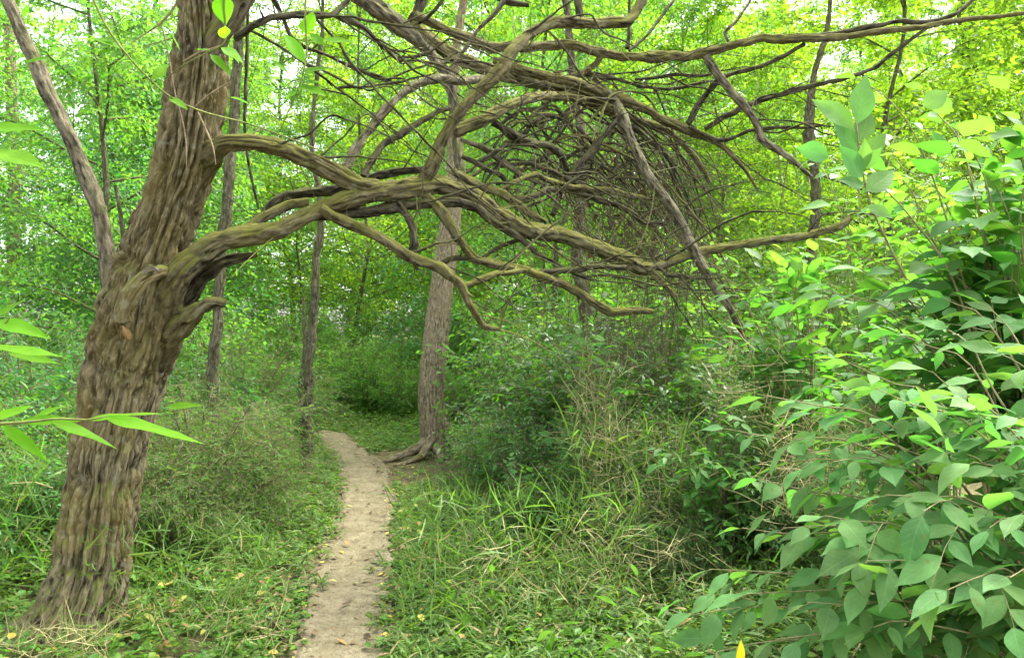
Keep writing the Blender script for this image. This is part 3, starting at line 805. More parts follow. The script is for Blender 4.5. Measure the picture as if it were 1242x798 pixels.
# thin dead branches arching out of the main limbs towards the right
g = np.random.default_rng(204)
seeds_ = [P4(r) for _, r, _ in LIMBS if max(q[0] for q in r) > 430]
for k in range(84):
    src = spline(seeds_[g.integers(len(seeds_))], .05)
    src = src[(src[:, 2] < 3.3)]
    if len(src) < 5:
        continue
    p = src[g.integers(len(src) // 3, len(src))]
    r0 = .004 + .006 * g.random()
    d = norm(np.array([.9 + .3 * g.normal(), .25 * g.normal(), .35 * g.normal()])[None])[0]
    up_ = .35 * g.normal()
    ln = .5 + .9 * g.random()
    rows = []
    for u in np.linspace(0, 1, 6):
        q = p[:3] + d * ln * u + np.array([0, 0, up_ * ln * u * (1 - u) * 1.6 - .25 * ln * u * u]) + g.normal(size=3) * .025 * (u > 0)
        rows.append((*q, r0 * (1 - .8 * u)))
    b = MB()
    tube(b, rows, ds=.03, sides=8, tau=.3, disp=limb_disp(.25, 300 + k), seed=k, wig=1.6)
    S_ = spline(rows, .05)[:, :3]
    O = S_[g.integers(2, len(S_), 9)]
    thin_tubes(b, O, rand_dir(9, g) + np.array((.5, 0, -.1)), .06 + .3 * g.random(9), np.full(9, .0018), bend=.4, seg=5, sides=4, g=g)
    b.build('branch', M['limb_dark'], tree)

# the knot of medium arching branches above the middle of the path
g = np.random.default_rng(209)
for k in range(48):
    a = PX(630 + 130 * g.random(), 110 + 130 * g.random(), 5.0 + .9 * g.random())
    c = PX(770 + 130 * g.random(), 195 + 125 * g.random(), 5.2 + 1.1 * g.random())
    if k % 3 == 0:
        a = PX(560 + 90 * g.random(), 150 + 80 * g.random(), 4.6 + .6 * g.random())
        c = PX(690 + 90 * g.random(), 190 + 110 * g.random(), 5.0 + .8 * g.random())
    v = c - a
    L0 = np.linalg.norm(v)
    sag = (.10 + .28 * g.random()) * L0
    r0 = .007 + .010 * g.random() ** 1.5
    rows = []
    for u in np.linspace(0, 1, 7):
        q = a + v * u + np.array([0, 0, sag * math.sin(math.pi * u ** .8) - .12 * L0 * u ** 3]) + g.normal(size=3) * .018
        rows.append((*q, r0 * (1 - .7 * u)))
    b = MB()
    tube(b, rows, ds=.025, sides=12, tau=.35, disp=limb_disp(.25, 400 + k), seed=k, wig=1.0)
    S_ = spline(rows, .05)[:, :3]
    O = S_[g.integers(2, len(S_), 7)]
    thin_tubes(b, O, rand_dir(7, g) + np.array((.5, 0, -.2)), .06 + .3 * g.random(7), np.full(7, .002), bend=.4, seg=5, sides=4, g=g)
    b.build('branch', M['limb_dark' if k % 4 else 'limb'], tree)

# left fork stem
b = MB()
tube(b, P4([(160, 405, 3.88, 20), (146, 362, 3.86, 15), (135, 320, 3.86, 10.5), (123, 268, 3.88, 8.6), (105, 215, 3.9, 8), (82, 155, 3.92, 7.6), (54, 92, 3.95, 7.4), (25, 34, 3.98, 7.2), (2, -15, 4.0, 8), (-30, -90, 4.05, 9), (-60, -200, 4.1, 6), (-75, -330, 4.2, 3)]), ds=.015, sides=48, disp=furrows(.005, 42, 7, 77, .006), seed=91, wig=.7)
b.build('stem', M['limb_pale'], tree)
b = MB()
tube(b, P4([(148, 330, 3.83, 3.5), (150, 300, 3.85, 3), (147, 265, 3.87, 2.6), (140, 225, 3.9, 2)]), ds=.02, sides=10, seed=92)
b.build('stem', M['limb_dark'], tree)
# dead stubs on the trunk
b = MB()
tube(b, P4([(150, 394, 3.57, 2), (149, 391, 3.57, 7.5), (150, 382, 3.565, 10), (152, 370, 3.56, 10.5), (158, 355, 3.56, 10), (168, 342, 3.575, 9.5), (180, 334, 3.61, 9), (192, 330, 3.68, 8), (204, 330, 3.78, 8)]), ds=.01, sides=36, disp=limb_disp(.22, 55), seed=93)
st = b.build('broken_stub', M['trunk'], tree)
b = MB()
tube(b, P4([(174, 336, 3.585, 6), (184, 327, 3.575, 6), (195, 330, 3.57, 1.2)]), ds=.008, sides=14, disp=limb_disp(.4, 57), seed=94)
b.build('splintered_end', M['limb_pale'], st)
b = MB()
tube(b, P4([(186, 446, 3.94, 18), (218, 398, 3.82, 15), (243, 374, 3.74, 9.5), (258, 366, 3.74, 7.5), (274, 368, 3.75, 5)]), ds=.01, sides=34, disp=limb_disp(.2, 58), seed=95)
st = b.build('broken_stub', M['limb'], tree)
b = MB()
tube(b, P4([(264, 367, 3.745, 4), (262, 384, 3.745, 3.6), (259, 406, 3.745, 3)]), ds=.01, sides=12, disp=limb_disp(.3, 59), seed=96)
b.build('hanging_splinter', M['limb_pale'], st)
b = MB()
tube(b, P4([(190, 400, 3.96, 14), (228, 356, 3.94, 12), (252, 331, 3.9, 9), (268, 318, 3.88, 8), (292, 312, 3.9, 7), (312, 309, 3.92, 4)]), ds=.012, sides=30, disp=limb_disp(.22, 60), seed=97)
b.build('broken_stub', M['limb_dark'], tree)
# bare patch of orange wood below the stub
b = MB()
g = np.random.default_rng(3)
tube(b, P4([(149, 396, 3.705, 2), (153, 403, 3.705, 4.5), (156, 409, 3.71, 4), (157, 416, 3.72, 1)]), ds=.006, sides=20, disp=limb_disp(.25, 62), seed=98)
b.build('bare_wood', M['wood'], tree)


# ------------------------------------------------------------------ other trunks
def bare_tree(name, label, rows, mt, roots=(), ds=.05, sides=30, seed=1, disp=.1, top=None):
    pts = P4(rows)
    base = np.array(pts[0][:3])
    t = thing(name, label, 'tree', (base[0], base[1], 0))
    b = MB()
    tube(b, pts, ds=ds, sides=sides, disp=(furrows(.010, 26, 4, seed, .006) if sides > 20 else limb_disp(disp, seed)), seed=seed, wig=.0 if sides > 20 else .5)
    b.build('trunk', M[mt], t)
    for r in roots:
        b = MB()
        tube(b, [(q[0], q[1], q[2] + .02, q[3] * .75) for q in P4(r)], ds=.03, sides=14, disp=limb_disp(.2, seed + 3), seed=seed + 2)
        b.build('root', M[mt], t)
    if top is not None:
        # a crown above the frame
        g = np.random.default_rng(seed + 70)
        p = np.array(pts[-1][:3])
        bl = MB()
        n, rad = top
        O = p + rand_dir(n, g) * (rad * g.random(n) ** .5)[:, None] * (1, 1, .6)
        sprays(bl, None, O, norm(O - p) + g.normal(size=(n, 3)) * .5, .35 + .2 * g.random(n), 6, .09, .5, 'far', g)
        bl.build('crown', M['bg_leaf'], t)
    return t


bare_tree('pale_tree', 'pale grey trunk with exposed roots standing right beside the far path', [(531, 566, 9.1, 30), (530, 548, 9.1, 21), (527, 520, 9.1, 17.5), (523, 480, 9.1, 16), (526, 440, 9.1, 15.5), (531, 390, 9.1, 15), (538, 335, 9.1, 14), (545, 280, 9.1, 13), (551, 220, 9.1, 9.5), (551, 140, 9.15, 6), (556, 40, 9.2, 5), (580, -80, 9.3, 4.5), (600, -220, 9.4, 4), (610, -380, 9.5, 3)], 'pale_trunk',
          roots=[[(522, 528, 9.05, 11), (510, 543, 8.95, 9), (492, 552, 8.85, 7.5), (468, 561, 8.7, 6.5), (444, 570, 8.55, 5), (420, 578, 8.4, 3)],
                 [(538, 505, 9.05, 9), (545, 530, 9.0, 9), (555, 545, 8.95, 8), (566, 555, 8.9, 6), (584, 563, 8.85, 3)],
                 [(525, 530, 8.98, 9), (516, 548, 8.85, 7), (507, 558, 8.7, 5.5), (482, 567, 8.5, 4.5), (450, 576, 8.3, 3)],
                 [(531, 545, 8.92, 9), (534, 558, 8.8, 6), (537, 567, 8.7, 3)]], ds=.035, sides=60, seed=21, top=(500, 2.2))
bare_tree('slim_sapling', 'slim dark sapling trunk standing left of the path bend', [(372, 580, 7.8, 9), (373, 560, 7.8, 7), (375, 500, 7.8, 6.3), (378, 440, 7.8, 6), (381, 380, 7.8, 5.4), (385, 320, 7.8, 4.8), (388, 250, 7.8, 3.6), (378, 150, 7.8, 2.8), (392, 20, 7.8, 2.2), (384, -150, 7.8, 1.5)], 'slim_trunk', ds=.05, sides=16, seed=31, disp=.22, top=(220, 1.2))
bare_tree('slim_sapling', 'thin stick-like sapling close behind the slim dark trunk by the path', [(362, 570, 8.3, 3.5), (366, 520, 8.3, 3), (365, 470, 8.3, 2.8), (370, 420, 8.3, 2.4), (368, 360, 8.3, 2)], 'slim_trunk', ds=.05, sides=10, seed=32, disp=.2)
bare_tree('slim_tree', 'slim grey trunk rising behind the forked base of the leaning tree', [(252, 600, 6.6, 8), (256, 520, 6.6, 7.2), (262, 400, 6.6, 6.5), (268, 320, 6.6, 6.6), (277, 243, 6.6, 6.8), (281, 190, 6.6, 6.6), (284, 130, 6.6, 6.5), (289, 60, 6.6, 5.5), (296, -40, 6.6, 4.6), (305, -200, 6.6, 3)], 'slim_trunk', ds=.04, sides=20, seed=33, disp=.15, top=(260, 1.3))
bare_tree('dark_tree', 'dark slender trunk standing behind the tip of the mossy limb', [(988, 560, 9.5, 8), (986, 450, 9.5, 7), (984, 320, 9.5, 6.4), (989, 240, 9.5, 5.8), (983, 160, 9.5, 5.2), (990, 90, 9.5, 4), (1006, 20, 9.5, 3), (1012, -60, 9.5, 2.5), (1030, -250, 9.5, 2)], 'slim_trunk', ds=.06, sides=16, seed=34, disp=.22, top=(300, 1.8))
bare_tree('dark_tree', 'dark broad trunk far back at the upper right among bright leaves', [(1180, 560, 14, 14), (1180, 400, 14, 12), (1178, 200, 14, 11), (1176, 100, 14, 10), (1172, 0, 14, 9.5), (1176, -160, 14, 7)], 'slim_trunk', ds=.1, sides=18, seed=35, disp=.15, top=(400, 2.5))
bare_tree('pale_tree', 'pale blurry trunk far back at the left edge of the woods', [(8, 560, 13, 9), (14, 400, 13, 8), (17, 220, 13, 7), (12, 60, 13, 6.5), (16, -140, 13, 5)], 'pale_trunk', ds=.1, sides=14, seed=36, disp=.15, top=(300, 2.2))
bare_tree('slim_tree', 'straight brown trunk partly hidden behind the dead twig tangle', [(722, 590, 7.8, 10), (714, 450, 7.8, 8.5), (703, 300, 7.8, 7.5), (709, 200, 7.8, 6.5), (698, 100, 7.8, 5.5), (688, 0, 7.8, 4.5), (664, -140, 7.8, 3)], 'slim_trunk', ds=.06, sides=18, seed=37, disp=.2, top=(350, 2.0))


# ------------------------------------------------------------------ woods behind: a few meshes, many trees
def grow_tree_meshes(seed, height, spread, low, n_br, twigs_per, leaf, aspect, K, kind, mat, twig_mat='slim_trunk', up=.35, tr=.045):
    """trunk + crown meshes of a slender understory tree standing at the origin"""
    g = np.random.default_rng(seed)
    bt, bl = MB(), MB()
    n = 9
    z = np.linspace(0, height, n)
    wob = np.cumsum(g.normal(size=(n, 2)) * .06 * height / 6, axis=0)
    wob -= wob[0]
    tp = np.stack([wob[:, 0], wob[:, 1], z, tr * (1 - .85 * z / height)], 1)
    tp[0, 2] = -.15
    tube(bt, tp, ds=.35, sides=8, disp=limb_disp(.2, seed), seed=seed)
    O, D, L = [], [], []
    for k in range(n_br):
        f = low + (1 - low) * ((k + g.random()) / n_br)
        h = f * height
        c = np.array([np.interp(h, z, tp[:, 0]), np.interp(h, z, tp[:, 1]), h])
        az = k * 2.4 + g.normal() * .4
        rel = (f - low) / (1 - low)
        ln = spread * (.55 + .6 * g.random()) * (1 - .65 * rel ** 1.6)
        dirn = np.array([math.cos(az), math.sin(az), up + .5 * g.random() * (rel + .3)])
        dirn /= np.linalg.norm(dirn)
        pts = []
        for t in np.linspace(0, 1, 5):
            q = c + dirn * ln * t
            q[2] -= .22 * ln * t ** 2
            q += g.normal(size=3) * .04 * ln * t
            pts.append((*q, max(.004, tr * .42 * (1 - .85 * t) * (1 - .6 * rel))))
        tube(bt, pts, ds=.3, sides=5, cap=False, seed=k)
        S = spline(pts, .05)[:, :3]
        m = int(twigs_per * (.6 + .4 * ln / spread))
        ii = np.clip((len(S) * (.12 + .88 * g.random(m) ** .8)).astype(int), 0, len(S) - 1)
        o = S[ii]
        dd = dirn * (1, 1, .4) + g.normal(size=(m, 3)) * (.75, .75, .4)
        O.append(o); D.append(dd); L.append(.25 + .55 * g.random(m) * min(1.4, ln * .6))
    O, D, L = np.concatenate(O), np.concatenate(D), np.concatenate(L)
    sprays(bl, bt, O, D, L, K, leaf, aspect, kind, g, droop=.3, twig_r=.003, flat=.75, jit=.45)
    # inner sprays fill each twig's outer half again at another angle
    O2 = O + norm(D) * (L * .6)[:, None] + g.normal(size=O.shape) * .06
    sprays(bl, None, O2, D + g.normal(size=D.shape) * .7, L * .6, max(3, K - 2), leaf, aspect, kind, g, droop=.35, flat=.7, jit=.5)
    return bt.mesh('trunk', M[twig_mat], True), bl.mesh('crown', M[mat], False)


def shrub_meshes(seed, height, spread, n_st, twigs_per, leaf, aspect, K, kind, mat, stem_mat='twig'):
    g = np.random.default_rng(seed)
    bt, bl = MB(), MB()
    O, D, L = [], [], []
    for k in range(n_st):
        az = k * 2.4 + g.normal() * .4
        r = spread * math.sqrt((k + .5) / n_st)
        h = height * (.45 + .55 * g.random()) * (1 - .35 * (r / spread) ** 2)
        tip = np.array([math.cos(az) * r, math.sin(az) * r, h])
        b0 = tip * (.12, .12, 0)
        mid = b0 * .5 + tip * .5 + np.array([0, 0, h * .2])
        pts = [(*(b0 - (0, 0, .1)), .012), (*((b0 + mid) / 2 * (.8, .8, 1.1)), .010), (*mid, .007), (*tip, .003)]
        tube(bt, pts, ds=.15, sides=5, cap=False, seed=k)
        S = spline(pts, .04)[:, :3]
        ii = np.clip((len(S) * (.15 + .85 * g.random(twigs_per) ** .7)).astype(int), 0, len(S) - 1)
        O.append(S[ii])
        D.append(np.array([math.cos(az), math.sin(az), .25]) * .7 + g.normal(size=(twigs_per, 3)) * (.7, .7, .45))
        L.append(.15 + .3 * g.random(twigs_per))
    O, D, L = np.concatenate(O), np.concatenate(D), np.concatenate(L)
    sprays(bl, bt, O, D, L, K, leaf, aspect, kind, g, droop=.2, twig_r=.0022, flat=.7, jit=.5)
    return bt.mesh('stems', M[stem_mat], True), bl.mesh('foliage', M[mat], False)


def place(kind_name, meshes, part_names, label, cat, x, y, rz, s, group):
    e = bpy.data.objects.new(kind_name, None)
    COL.objects.link(e)
    z = float(ground_z(x, y)[0])
    e.location = (x, y, z - .02)
    e.rotation_euler = (0, 0, rz)
    e.scale = (s, s, s * (0.92 + .16 * rng.random()))
    tag(e, label, cat, group)
    for m, nme in zip(meshes, part_names):
        o = bpy.data.objects.new(nme, m)
        COL.objects.link(o)
        o.parent = e
    return e


TREES = {
    'green': [grow_tree_meshes(201, 7.5, 2.3, .10, 34, 60, .07, .5, 7, 'far', 'bg_leaf'),
              grow_tree_meshes(202, 9.0, 2.6, .12, 38, 58, .075, .5, 7, 'far', 'bg_leaf')],
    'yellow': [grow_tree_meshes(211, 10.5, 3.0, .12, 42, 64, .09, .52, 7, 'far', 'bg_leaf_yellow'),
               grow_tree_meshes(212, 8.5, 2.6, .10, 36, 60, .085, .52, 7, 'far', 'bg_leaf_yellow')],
    'cool': [grow_tree_meshes(221, 6.0, 2.0, .08, 32, 46, .08, .48, 6, 'far', 'bg_leaf_cool')],
    'tall': [grow_tree_meshes(231, 16, 4.2, .10, 60, 56, .125, .52, 7, 'far', 'bg_leaf', tr=.12),
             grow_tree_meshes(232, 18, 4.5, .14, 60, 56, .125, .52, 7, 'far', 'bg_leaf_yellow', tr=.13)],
}
SHRUBS = {
    'dark': [shrub_meshes(301, 1.7, 1.0, 46, 30, .062, .42, 7, 'far', 'dark_shrub_leaf'), shrub_meshes(302, 1.4, .9, 40, 30, .055, .45, 7, 'far', 'dark_shrub_leaf')],
    'green': [shrub_meshes(311, 1.6, .9, 40, 26, .07, .5, 6, 'far', 'bg_leaf'), shrub_meshes(312, 2.2, 1.1, 46, 28, .075, .5, 6, 'far', 'bg_leaf')],
    'feathery': [shrub_meshes(331, 1.5, .85, 44, 30, .055, .2, 9, 'far', 'feather_leaf'), shrub_meshes(332, 1.3, .9, 42, 30, .05, .22, 9, 'far', 'feather_leaf')],
    'cool': [shrub_meshes(321, 1.8, 1.0, 44, 28, .065, .42, 7, 'far', 'bg_leaf_cool')],
}
GL = {'green': 'fresh green understory tree among the crowded woods behind the path',
      'yellow': 'yellow green sun-tinted tree in the bright woods behind',
      'cool': 'small bluish green understory tree in the woods behind',
      'tall': 'tall leafy tree in the last row of woods far behind'}
gw = np.random.default_rng(77)


def tree_at(kind, px, Y, s=1.0):
    mm = TREES[kind][gw.integers(len(TREES[kind]))]
    place(kind if False else {'green': 'understory_tree', 'yellow': 'sun_tinted_tree', 'cool': 'bluish_tree', 'tall': 'tall_tree'}[kind], mm, ('trunk', 'crown'), GL[kind], 'tree',
          (px - 621) / F * Y, Y, gw.random() * 6.28, s * (.78 + .42 * gw.random()), {'green': 'green understory trees behind', 'yellow': 'yellow green sunlit trees behind', 'cool': 'bluish green trees behind', 'tall': 'tall trees in the far row'}[kind])


# rows of trees by distance; the far rows close the view
for Y, n, kinds in ((9.5, 6, ('green', 'cool', 'cool')), (11.5, 9, ('green', 'green', 'cool')), (14, 11, ('green', 'yellow', 'cool')), (17, 13, ('green', 'yellow', 'green')), (21, 14, ('green', 'yellow', 'yellow')), (26, 15, ('tall', 'yellow', 'green')), (33, 13, ('tall',)), (42, 14, ('tall',))):
    for k in range(n):
        px = -330 + (1242 + 660) * (k + .2 + .6 * gw.random()) / n
        yy = Y + gw.normal() * Y * .06
        if Y < 16.5 and 310 < px < 545 or (Y < 10 and px > 420):
            continue
        kd = kinds[gw.integers(len(kinds))]
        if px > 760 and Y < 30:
            kd = 'yellow' if gw.random() < .75 else 'green'  # right side mostly gets the trees with sunlight painted into their leaves
        if px < 300 and kd == 'yellow' and gw.random() < .6:
            kd = 'green'
        if Y > 24 and -60 < px < 190:
            continue
        tree_at(kd, px, yy)

gw_keep = gw
gw = np.random.default_rng(404)
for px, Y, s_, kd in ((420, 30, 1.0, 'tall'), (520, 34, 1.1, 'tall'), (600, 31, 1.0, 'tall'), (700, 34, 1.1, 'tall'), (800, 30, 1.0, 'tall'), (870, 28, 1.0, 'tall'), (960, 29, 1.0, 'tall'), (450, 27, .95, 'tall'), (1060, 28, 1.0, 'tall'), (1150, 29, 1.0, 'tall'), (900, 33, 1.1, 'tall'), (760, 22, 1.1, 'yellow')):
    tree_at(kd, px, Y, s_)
for px, Y, s_, kd in ((165, 25, .9, 'tall'), (205, 29, 1.0, 'tall'), (-60, 27, 1.0, 'tall'), (250, 32, 1.05, 'tall'), (140, 20, 1.0, 'green'), (215, 19, 1.1, 'green')):
    tree_at(kd, px, Y, s_)
gw = gw_keep

SL = {'dark': 'dense dark green fine leaved shrub', 'green': 'fresh green shrub', 'cool': 'bluish green shrub', 'feathery': 'fine feathery shrub'}


def shrub_at(kind, px, Y, s=1.0, label=None, group=None, idx=None):
    mm = SHRUBS[kind][gw.integers(len(SHRUBS[kind])) if idx is None else idx]
    place('shrub', mm, ('stems', 'foliage'), label or SL[kind] + ' in the undergrowth behind the path', 'shrub', (px - 621) / F * Y, Y, gw.random() * 6.28, s * (.88 + .24 * gw.random()), group or ('background %s shrubs' % {'dark': 'dark', 'green': 'green', 'cool': 'bluish', 'feathery': 'feathery'}[kind]))


for Y, n in ((9.5, 8), (12, 10), (15, 11), (19, 11)):
    for k in range(n):
        px = -300 + 1850 * (k + gw.random()) / n
        x = (px - 621) / F * Y
        yy = Y + gw.normal() * .5
        if path_dist([x], [yy])[0] < 1.25 or (yy < 13 and 400 < px < 640):
            continue
        kd = ('green', 'cool', 'green', 'dark')[gw.integers(4)] if px < 640 else ('green', 'green', 'dark')[gw.integers(3)]
        shrub_at(kd, px, yy, 1.15)
# the dark mass at the right of the path
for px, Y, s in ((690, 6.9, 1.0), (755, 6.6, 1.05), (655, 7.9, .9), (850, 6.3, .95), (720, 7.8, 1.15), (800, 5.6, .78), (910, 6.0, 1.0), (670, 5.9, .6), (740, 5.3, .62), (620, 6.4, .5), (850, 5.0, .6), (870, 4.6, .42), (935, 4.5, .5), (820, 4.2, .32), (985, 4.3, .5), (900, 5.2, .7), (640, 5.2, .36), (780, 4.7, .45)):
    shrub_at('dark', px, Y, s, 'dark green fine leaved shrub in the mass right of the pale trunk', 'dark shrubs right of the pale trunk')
# bushes left of the leaning tree
for px, Y, s, kd in ((30, 6.4, .95, 'cool'), (-60, 5.6, .9, 'cool'), (110, 7.4, 1.0, 'cool'), (-150, 6.8, 1.1, 'green'), (240, 8.6, .85, 'green'), (310, 9.6, .9, 'cool')):
    shrub_at(kd, px, Y, s, 'leafy shrub standing behind the leaning trunk on the left', 'shrubs behind the leaning trunk')


for px, Y, s, kd in ((215, 5.6, .72, 'feathery'), (265, 6.2, .78, 'feathery'), (285, 7.0, .74, 'feathery'), (280, 8.8, .85, 'feathery'), (190, 6.6, .9, 'feathery'), (255, 7.6, .9, 'cool'), (345, 10.2, .85, 'feathery'), (60, 5.0, .6, 'feathery'), (-10, 4.6, .6, 'cool'), (225, 4.9, .5, 'feathery'), (240, 5.6, .92, 'feathery'), (278, 5.6, .66, 'feathery'), (270, 6.3, .55, 'feathery'), (180, 5.0, .6, 'feathery'), (290, 8.0, 1.0, 'feathery'), (225, 8.4, 1.1, 'feathery')):
    shrub_at(kd, px, Y, s, 'low feathery undergrowth shrub on the bank left of the path', 'low shrubs on the left bank')
for px, Y, s, kd in ((420, 13.6, .75, 'feathery'), (500, 14.5, .9, 'green'), (370, 14.5, .9, 'green'), (560, 11.6, .7, 'feathery'), (330, 13.5, .8, 'feathery'), (440, 16.5, 1.1, 'green'), (402, 12.9, .62, 'green'), (450, 12.7, .6, 'green'), (492, 12.2, .5, 'green'), (425, 13.4, .8, 'green'), (350, 17.5, 1.3, 'green'), (530, 17, 1.3, 'green')):
    shrub_at(kd, px, Y, s, 'leafy shrub where the path bends out of sight', 'shrubs at the bend of the path')


# ------------------------------------------------------------------ shrubs with arching leafy stems at the right
def arching_shrub(name, label, base, tips, leaf, aspect, mat, kind='fine', seed=1, stem_mat='pale_stem', K=8, leafy=.33, arch=.22, group=None, extra=0, sr=.007):
    g = np.random.default_rng(seed)
    base = np.array(base, float)
    t = thing(name, label, 'shrub', base, group)
    bs, bl = MB(), MB()
    for k, tip in enumerate(tips):
        tip = np.array(tip, float)
        b0 = base + np.array([g.normal() * .06, g.normal() * .06, -.05])
        v = tip - b0
        pts = []
        for u in (0, .25, .5, .72, .88, 1.0):
            q = b0 + v * u
            q[2] = b0[2] + v[2] * (u + arch * math.sin(math.pi * u)) + .10 * math.sin(math.pi * u) * np.linalg.norm(v[:2])
            q[:2] = b0[:2] + v[:2] * (u ** 1.35)
            q += g.normal(size=3) * .015 * (0 < u < 1)
            pts.append((*q, sr * (1 - .82 * u)))
        tube(bs, pts, ds=.05, sides=6, cap=False, seed=k)
        S = spline(pts, .01)[:, :3]
        L_ = len(S)
        n_lv = K
        lo = int(L_ * (1 - leafy))
        ii = np.linspace(lo, L_ - 2, n_lv).astype(int)
        T = norm(np.gradient(S, axis=0))
        roll = g.normal() * .25
        up = norm(UP + np.array([math.sin(roll), 0, 0]) + g.normal(size=3) * .15)
        for j, i in enumerate(ii):
            tn = T[i]
            sd = np.cross(tn, up); sd /= max(np.linalg.norm(sd), 1e-6)
            sg = 1 if j % 2 else -1
            last = j == n_lv - 1
            # opposite pairs on some twigs, single at the tip
            for s2 in ((sg,) if not last else (.15,)):
                d = tn * (.65 if not last else 1.4) + sd * s2 * .95 + g.normal(size=3) * .16 + np.array((0, 0, -.22 - .3 * g.random()))
                nr = up + g.normal(size=3) * .22 + sd * s2 * .1
                sz = leaf * (.55 + .55 * g.random()) * (1.05 if j > 1 else .8)
                d = d / np.linalg.norm(d)
                pet = .012 + .012 * g.random()
                thin_tubes(bs, S[i][None], d[None], np.array([pet * 1.3]), np.array([.0011]), bend=.1, seg=2, sides=4, g=g)
                leaves(bl, (S[i] + d * pet)[None], d[None], nr[None], np.array([sz]), np.array([sz * aspect * (.78 + .4 * g.random())]), kind, droop=.12 + .25 * g.random(), g=g)
        # side twigs
        for _ in range(extra):
            i = int(L_ * (.45 + .45 * g.random()))
            O = S[i][None]
            D = T[i][None] * .7 + rand_dir(1, g) * (.9, .9, .3)
            sprays(bl, bs, O, D, np.array([leaf * (1.6 + 1.2 * g.random())]), 5, leaf * .95, aspect, kind, g, droop=.3, twig_r=.0018, flat=.85, jit=.25)
    bs.build('stems', M[stem_mat], t)
    bl.build('foliage', M[mat], t)
    return t


g = np.random.default_rng(41)
near_tips = []
for px, py, Y in ((1150, 715, 1.75), (1050, 680, 1.95), (1000, 625, 2.1), (1075, 600, 2.0), (930, 480, 2.35), (880, 520, 2.5), (985, 500, 2.3), (1060, 470, 2.25), (1130, 450, 2.2), (1180, 490, 2.0), (1235, 505, 1.9), (1090, 540, 2.1),
                  (1010, 560, 2.25), (960, 560, 2.4), (1180, 560, 1.95), (1120, 620, 1.9), (1200, 640, 1.8), (1240, 620, 1.75), (1225, 700, 1.7), (1260, 740, 1.7), (1030, 440, 2.4), (1150, 400, 2.4), (1215, 430, 2.2), (1090, 405, 2.6),
                  (950, 640, 2.2), (900, 640, 2.35), (860, 690, 2.45), (905, 720, 2.2), (980, 730, 2.05), (840, 745, 2.4), (1000, 690, 2.15), (1060, 760, 1.95), (1280, 560, 1.9), (1290, 660, 1.8), (940, 775, 2.1), (870, 790, 2.25),
                  (1250, 380, 2.3), (1195, 370, 2.6), (1120, 350, 2.8), (1010, 650, 2.3), (1090, 700, 2.2), (920, 580, 2.5), (1170, 660, 2.1)):
    near_tips.append(PX(px, py, Y))
arching_shrub('broad_leaved_shrub', 'broad leaved shrub with big drooping leaves in the right foreground', (1.72, 2.25, 0), near_tips, .124, .46, 'near_leaf', seed=51, K=12, leafy=.44, extra=3)

up_tips = [PX(px, py, Y) for px, py, Y in ((1040, 95, 2.75), (1000, 190, 2.8), (1120, 110, 3.0), (1225, 110, 2.9), (1150, 180, 3.0), (1205, 220, 2.9), (1090, 235, 3.1), (1240, 180, 2.8), (1030, 300, 3.3), (1100, 300, 3.1), (1170, 290, 3.0), (1235, 300, 2.8), (1060, 350, 3.3), (1000, 360, 3.5),
                                           (1150, 240, 3.2), (1215, 260, 3.1), (1080, 180, 3.2), (1280, 240, 2.8), (1290, 150, 2.9), (1010, 250, 3.4), (1130, 330, 3.2), (1190, 160, 3.3))]
up_tips += [PX(985 + 290 * g.random(), 120 + 270 * g.random(), 2.8 + .8 * g.random()) for _ in range(34)]
arching_shrub('broad_leaved_shrub', 'tall broad leaved shrub reaching up the right edge behind the drooping one', (2.1, 3.1, 0), up_tips, .14, .52, 'mid_leaf', seed=52, K=9, leafy=.42, extra=3)


def cloud_tips(x0, x1, y0, y1, Y0, Y1, n, g):
    return [PX(x0 + (x1 - x0) * g.random(), y0 + (y1 - y0) * g.random(), Y0 + (Y1 - Y0) * g.random()) for _ in range(n)]


arching_shrub('broad_leaved_shrub', 'leafy light green shrub filling the gap under the mossy limb tip', (1.75, 4.6, 0), cloud_tips(830, 1040, 285, 430, 4.2, 5.2, 34, g), .12, .5, 'mid_leaf', kind='mid', seed=53, K=8, leafy=.45, extra=3)
arching_shrub('broad_leaved_shrub', 'leafy shrub with mid green leaves behind the big drooping leaves', (2.2, 4.0, 0), cloud_tips(960, 1200, 330, 520, 3.4, 4.4, 34, g), .12, .5, 'mid_leaf', kind='mid', seed=54, K=8, leafy=.45, extra=3)
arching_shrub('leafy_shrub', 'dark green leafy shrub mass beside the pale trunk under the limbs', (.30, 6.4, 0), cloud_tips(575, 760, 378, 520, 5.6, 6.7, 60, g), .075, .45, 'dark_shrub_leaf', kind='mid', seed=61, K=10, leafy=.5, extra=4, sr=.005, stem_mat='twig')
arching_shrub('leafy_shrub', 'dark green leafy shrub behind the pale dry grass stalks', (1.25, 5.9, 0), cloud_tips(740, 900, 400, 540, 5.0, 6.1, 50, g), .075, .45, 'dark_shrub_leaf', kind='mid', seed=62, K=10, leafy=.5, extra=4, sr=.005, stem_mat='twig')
arching_shrub('leafy_shrub', 'low mid green leafy shrub between the dry grass and the drooping leaves', (1.15, 4.3, 0), cloud_tips(790, 930, 500, 640, 3.7, 4.5, 36, g), .075, .45, 'mid_leaf', kind='mid', seed=63, K=9, leafy=.55, extra=3, sr=.004, stem_mat='twig')
arching_shrub('leafy_shrub', 'low leafy weed clump in front of the dark shrub mass', (.12, 5.2, 0), cloud_tips(560, 720, 560, 640, 4.6, 5.5, 30, g), .06, .45, 'mid_leaf', kind='mid', seed=64, K=8, leafy=.6, extra=2, sr=.003, stem_mat='twig')
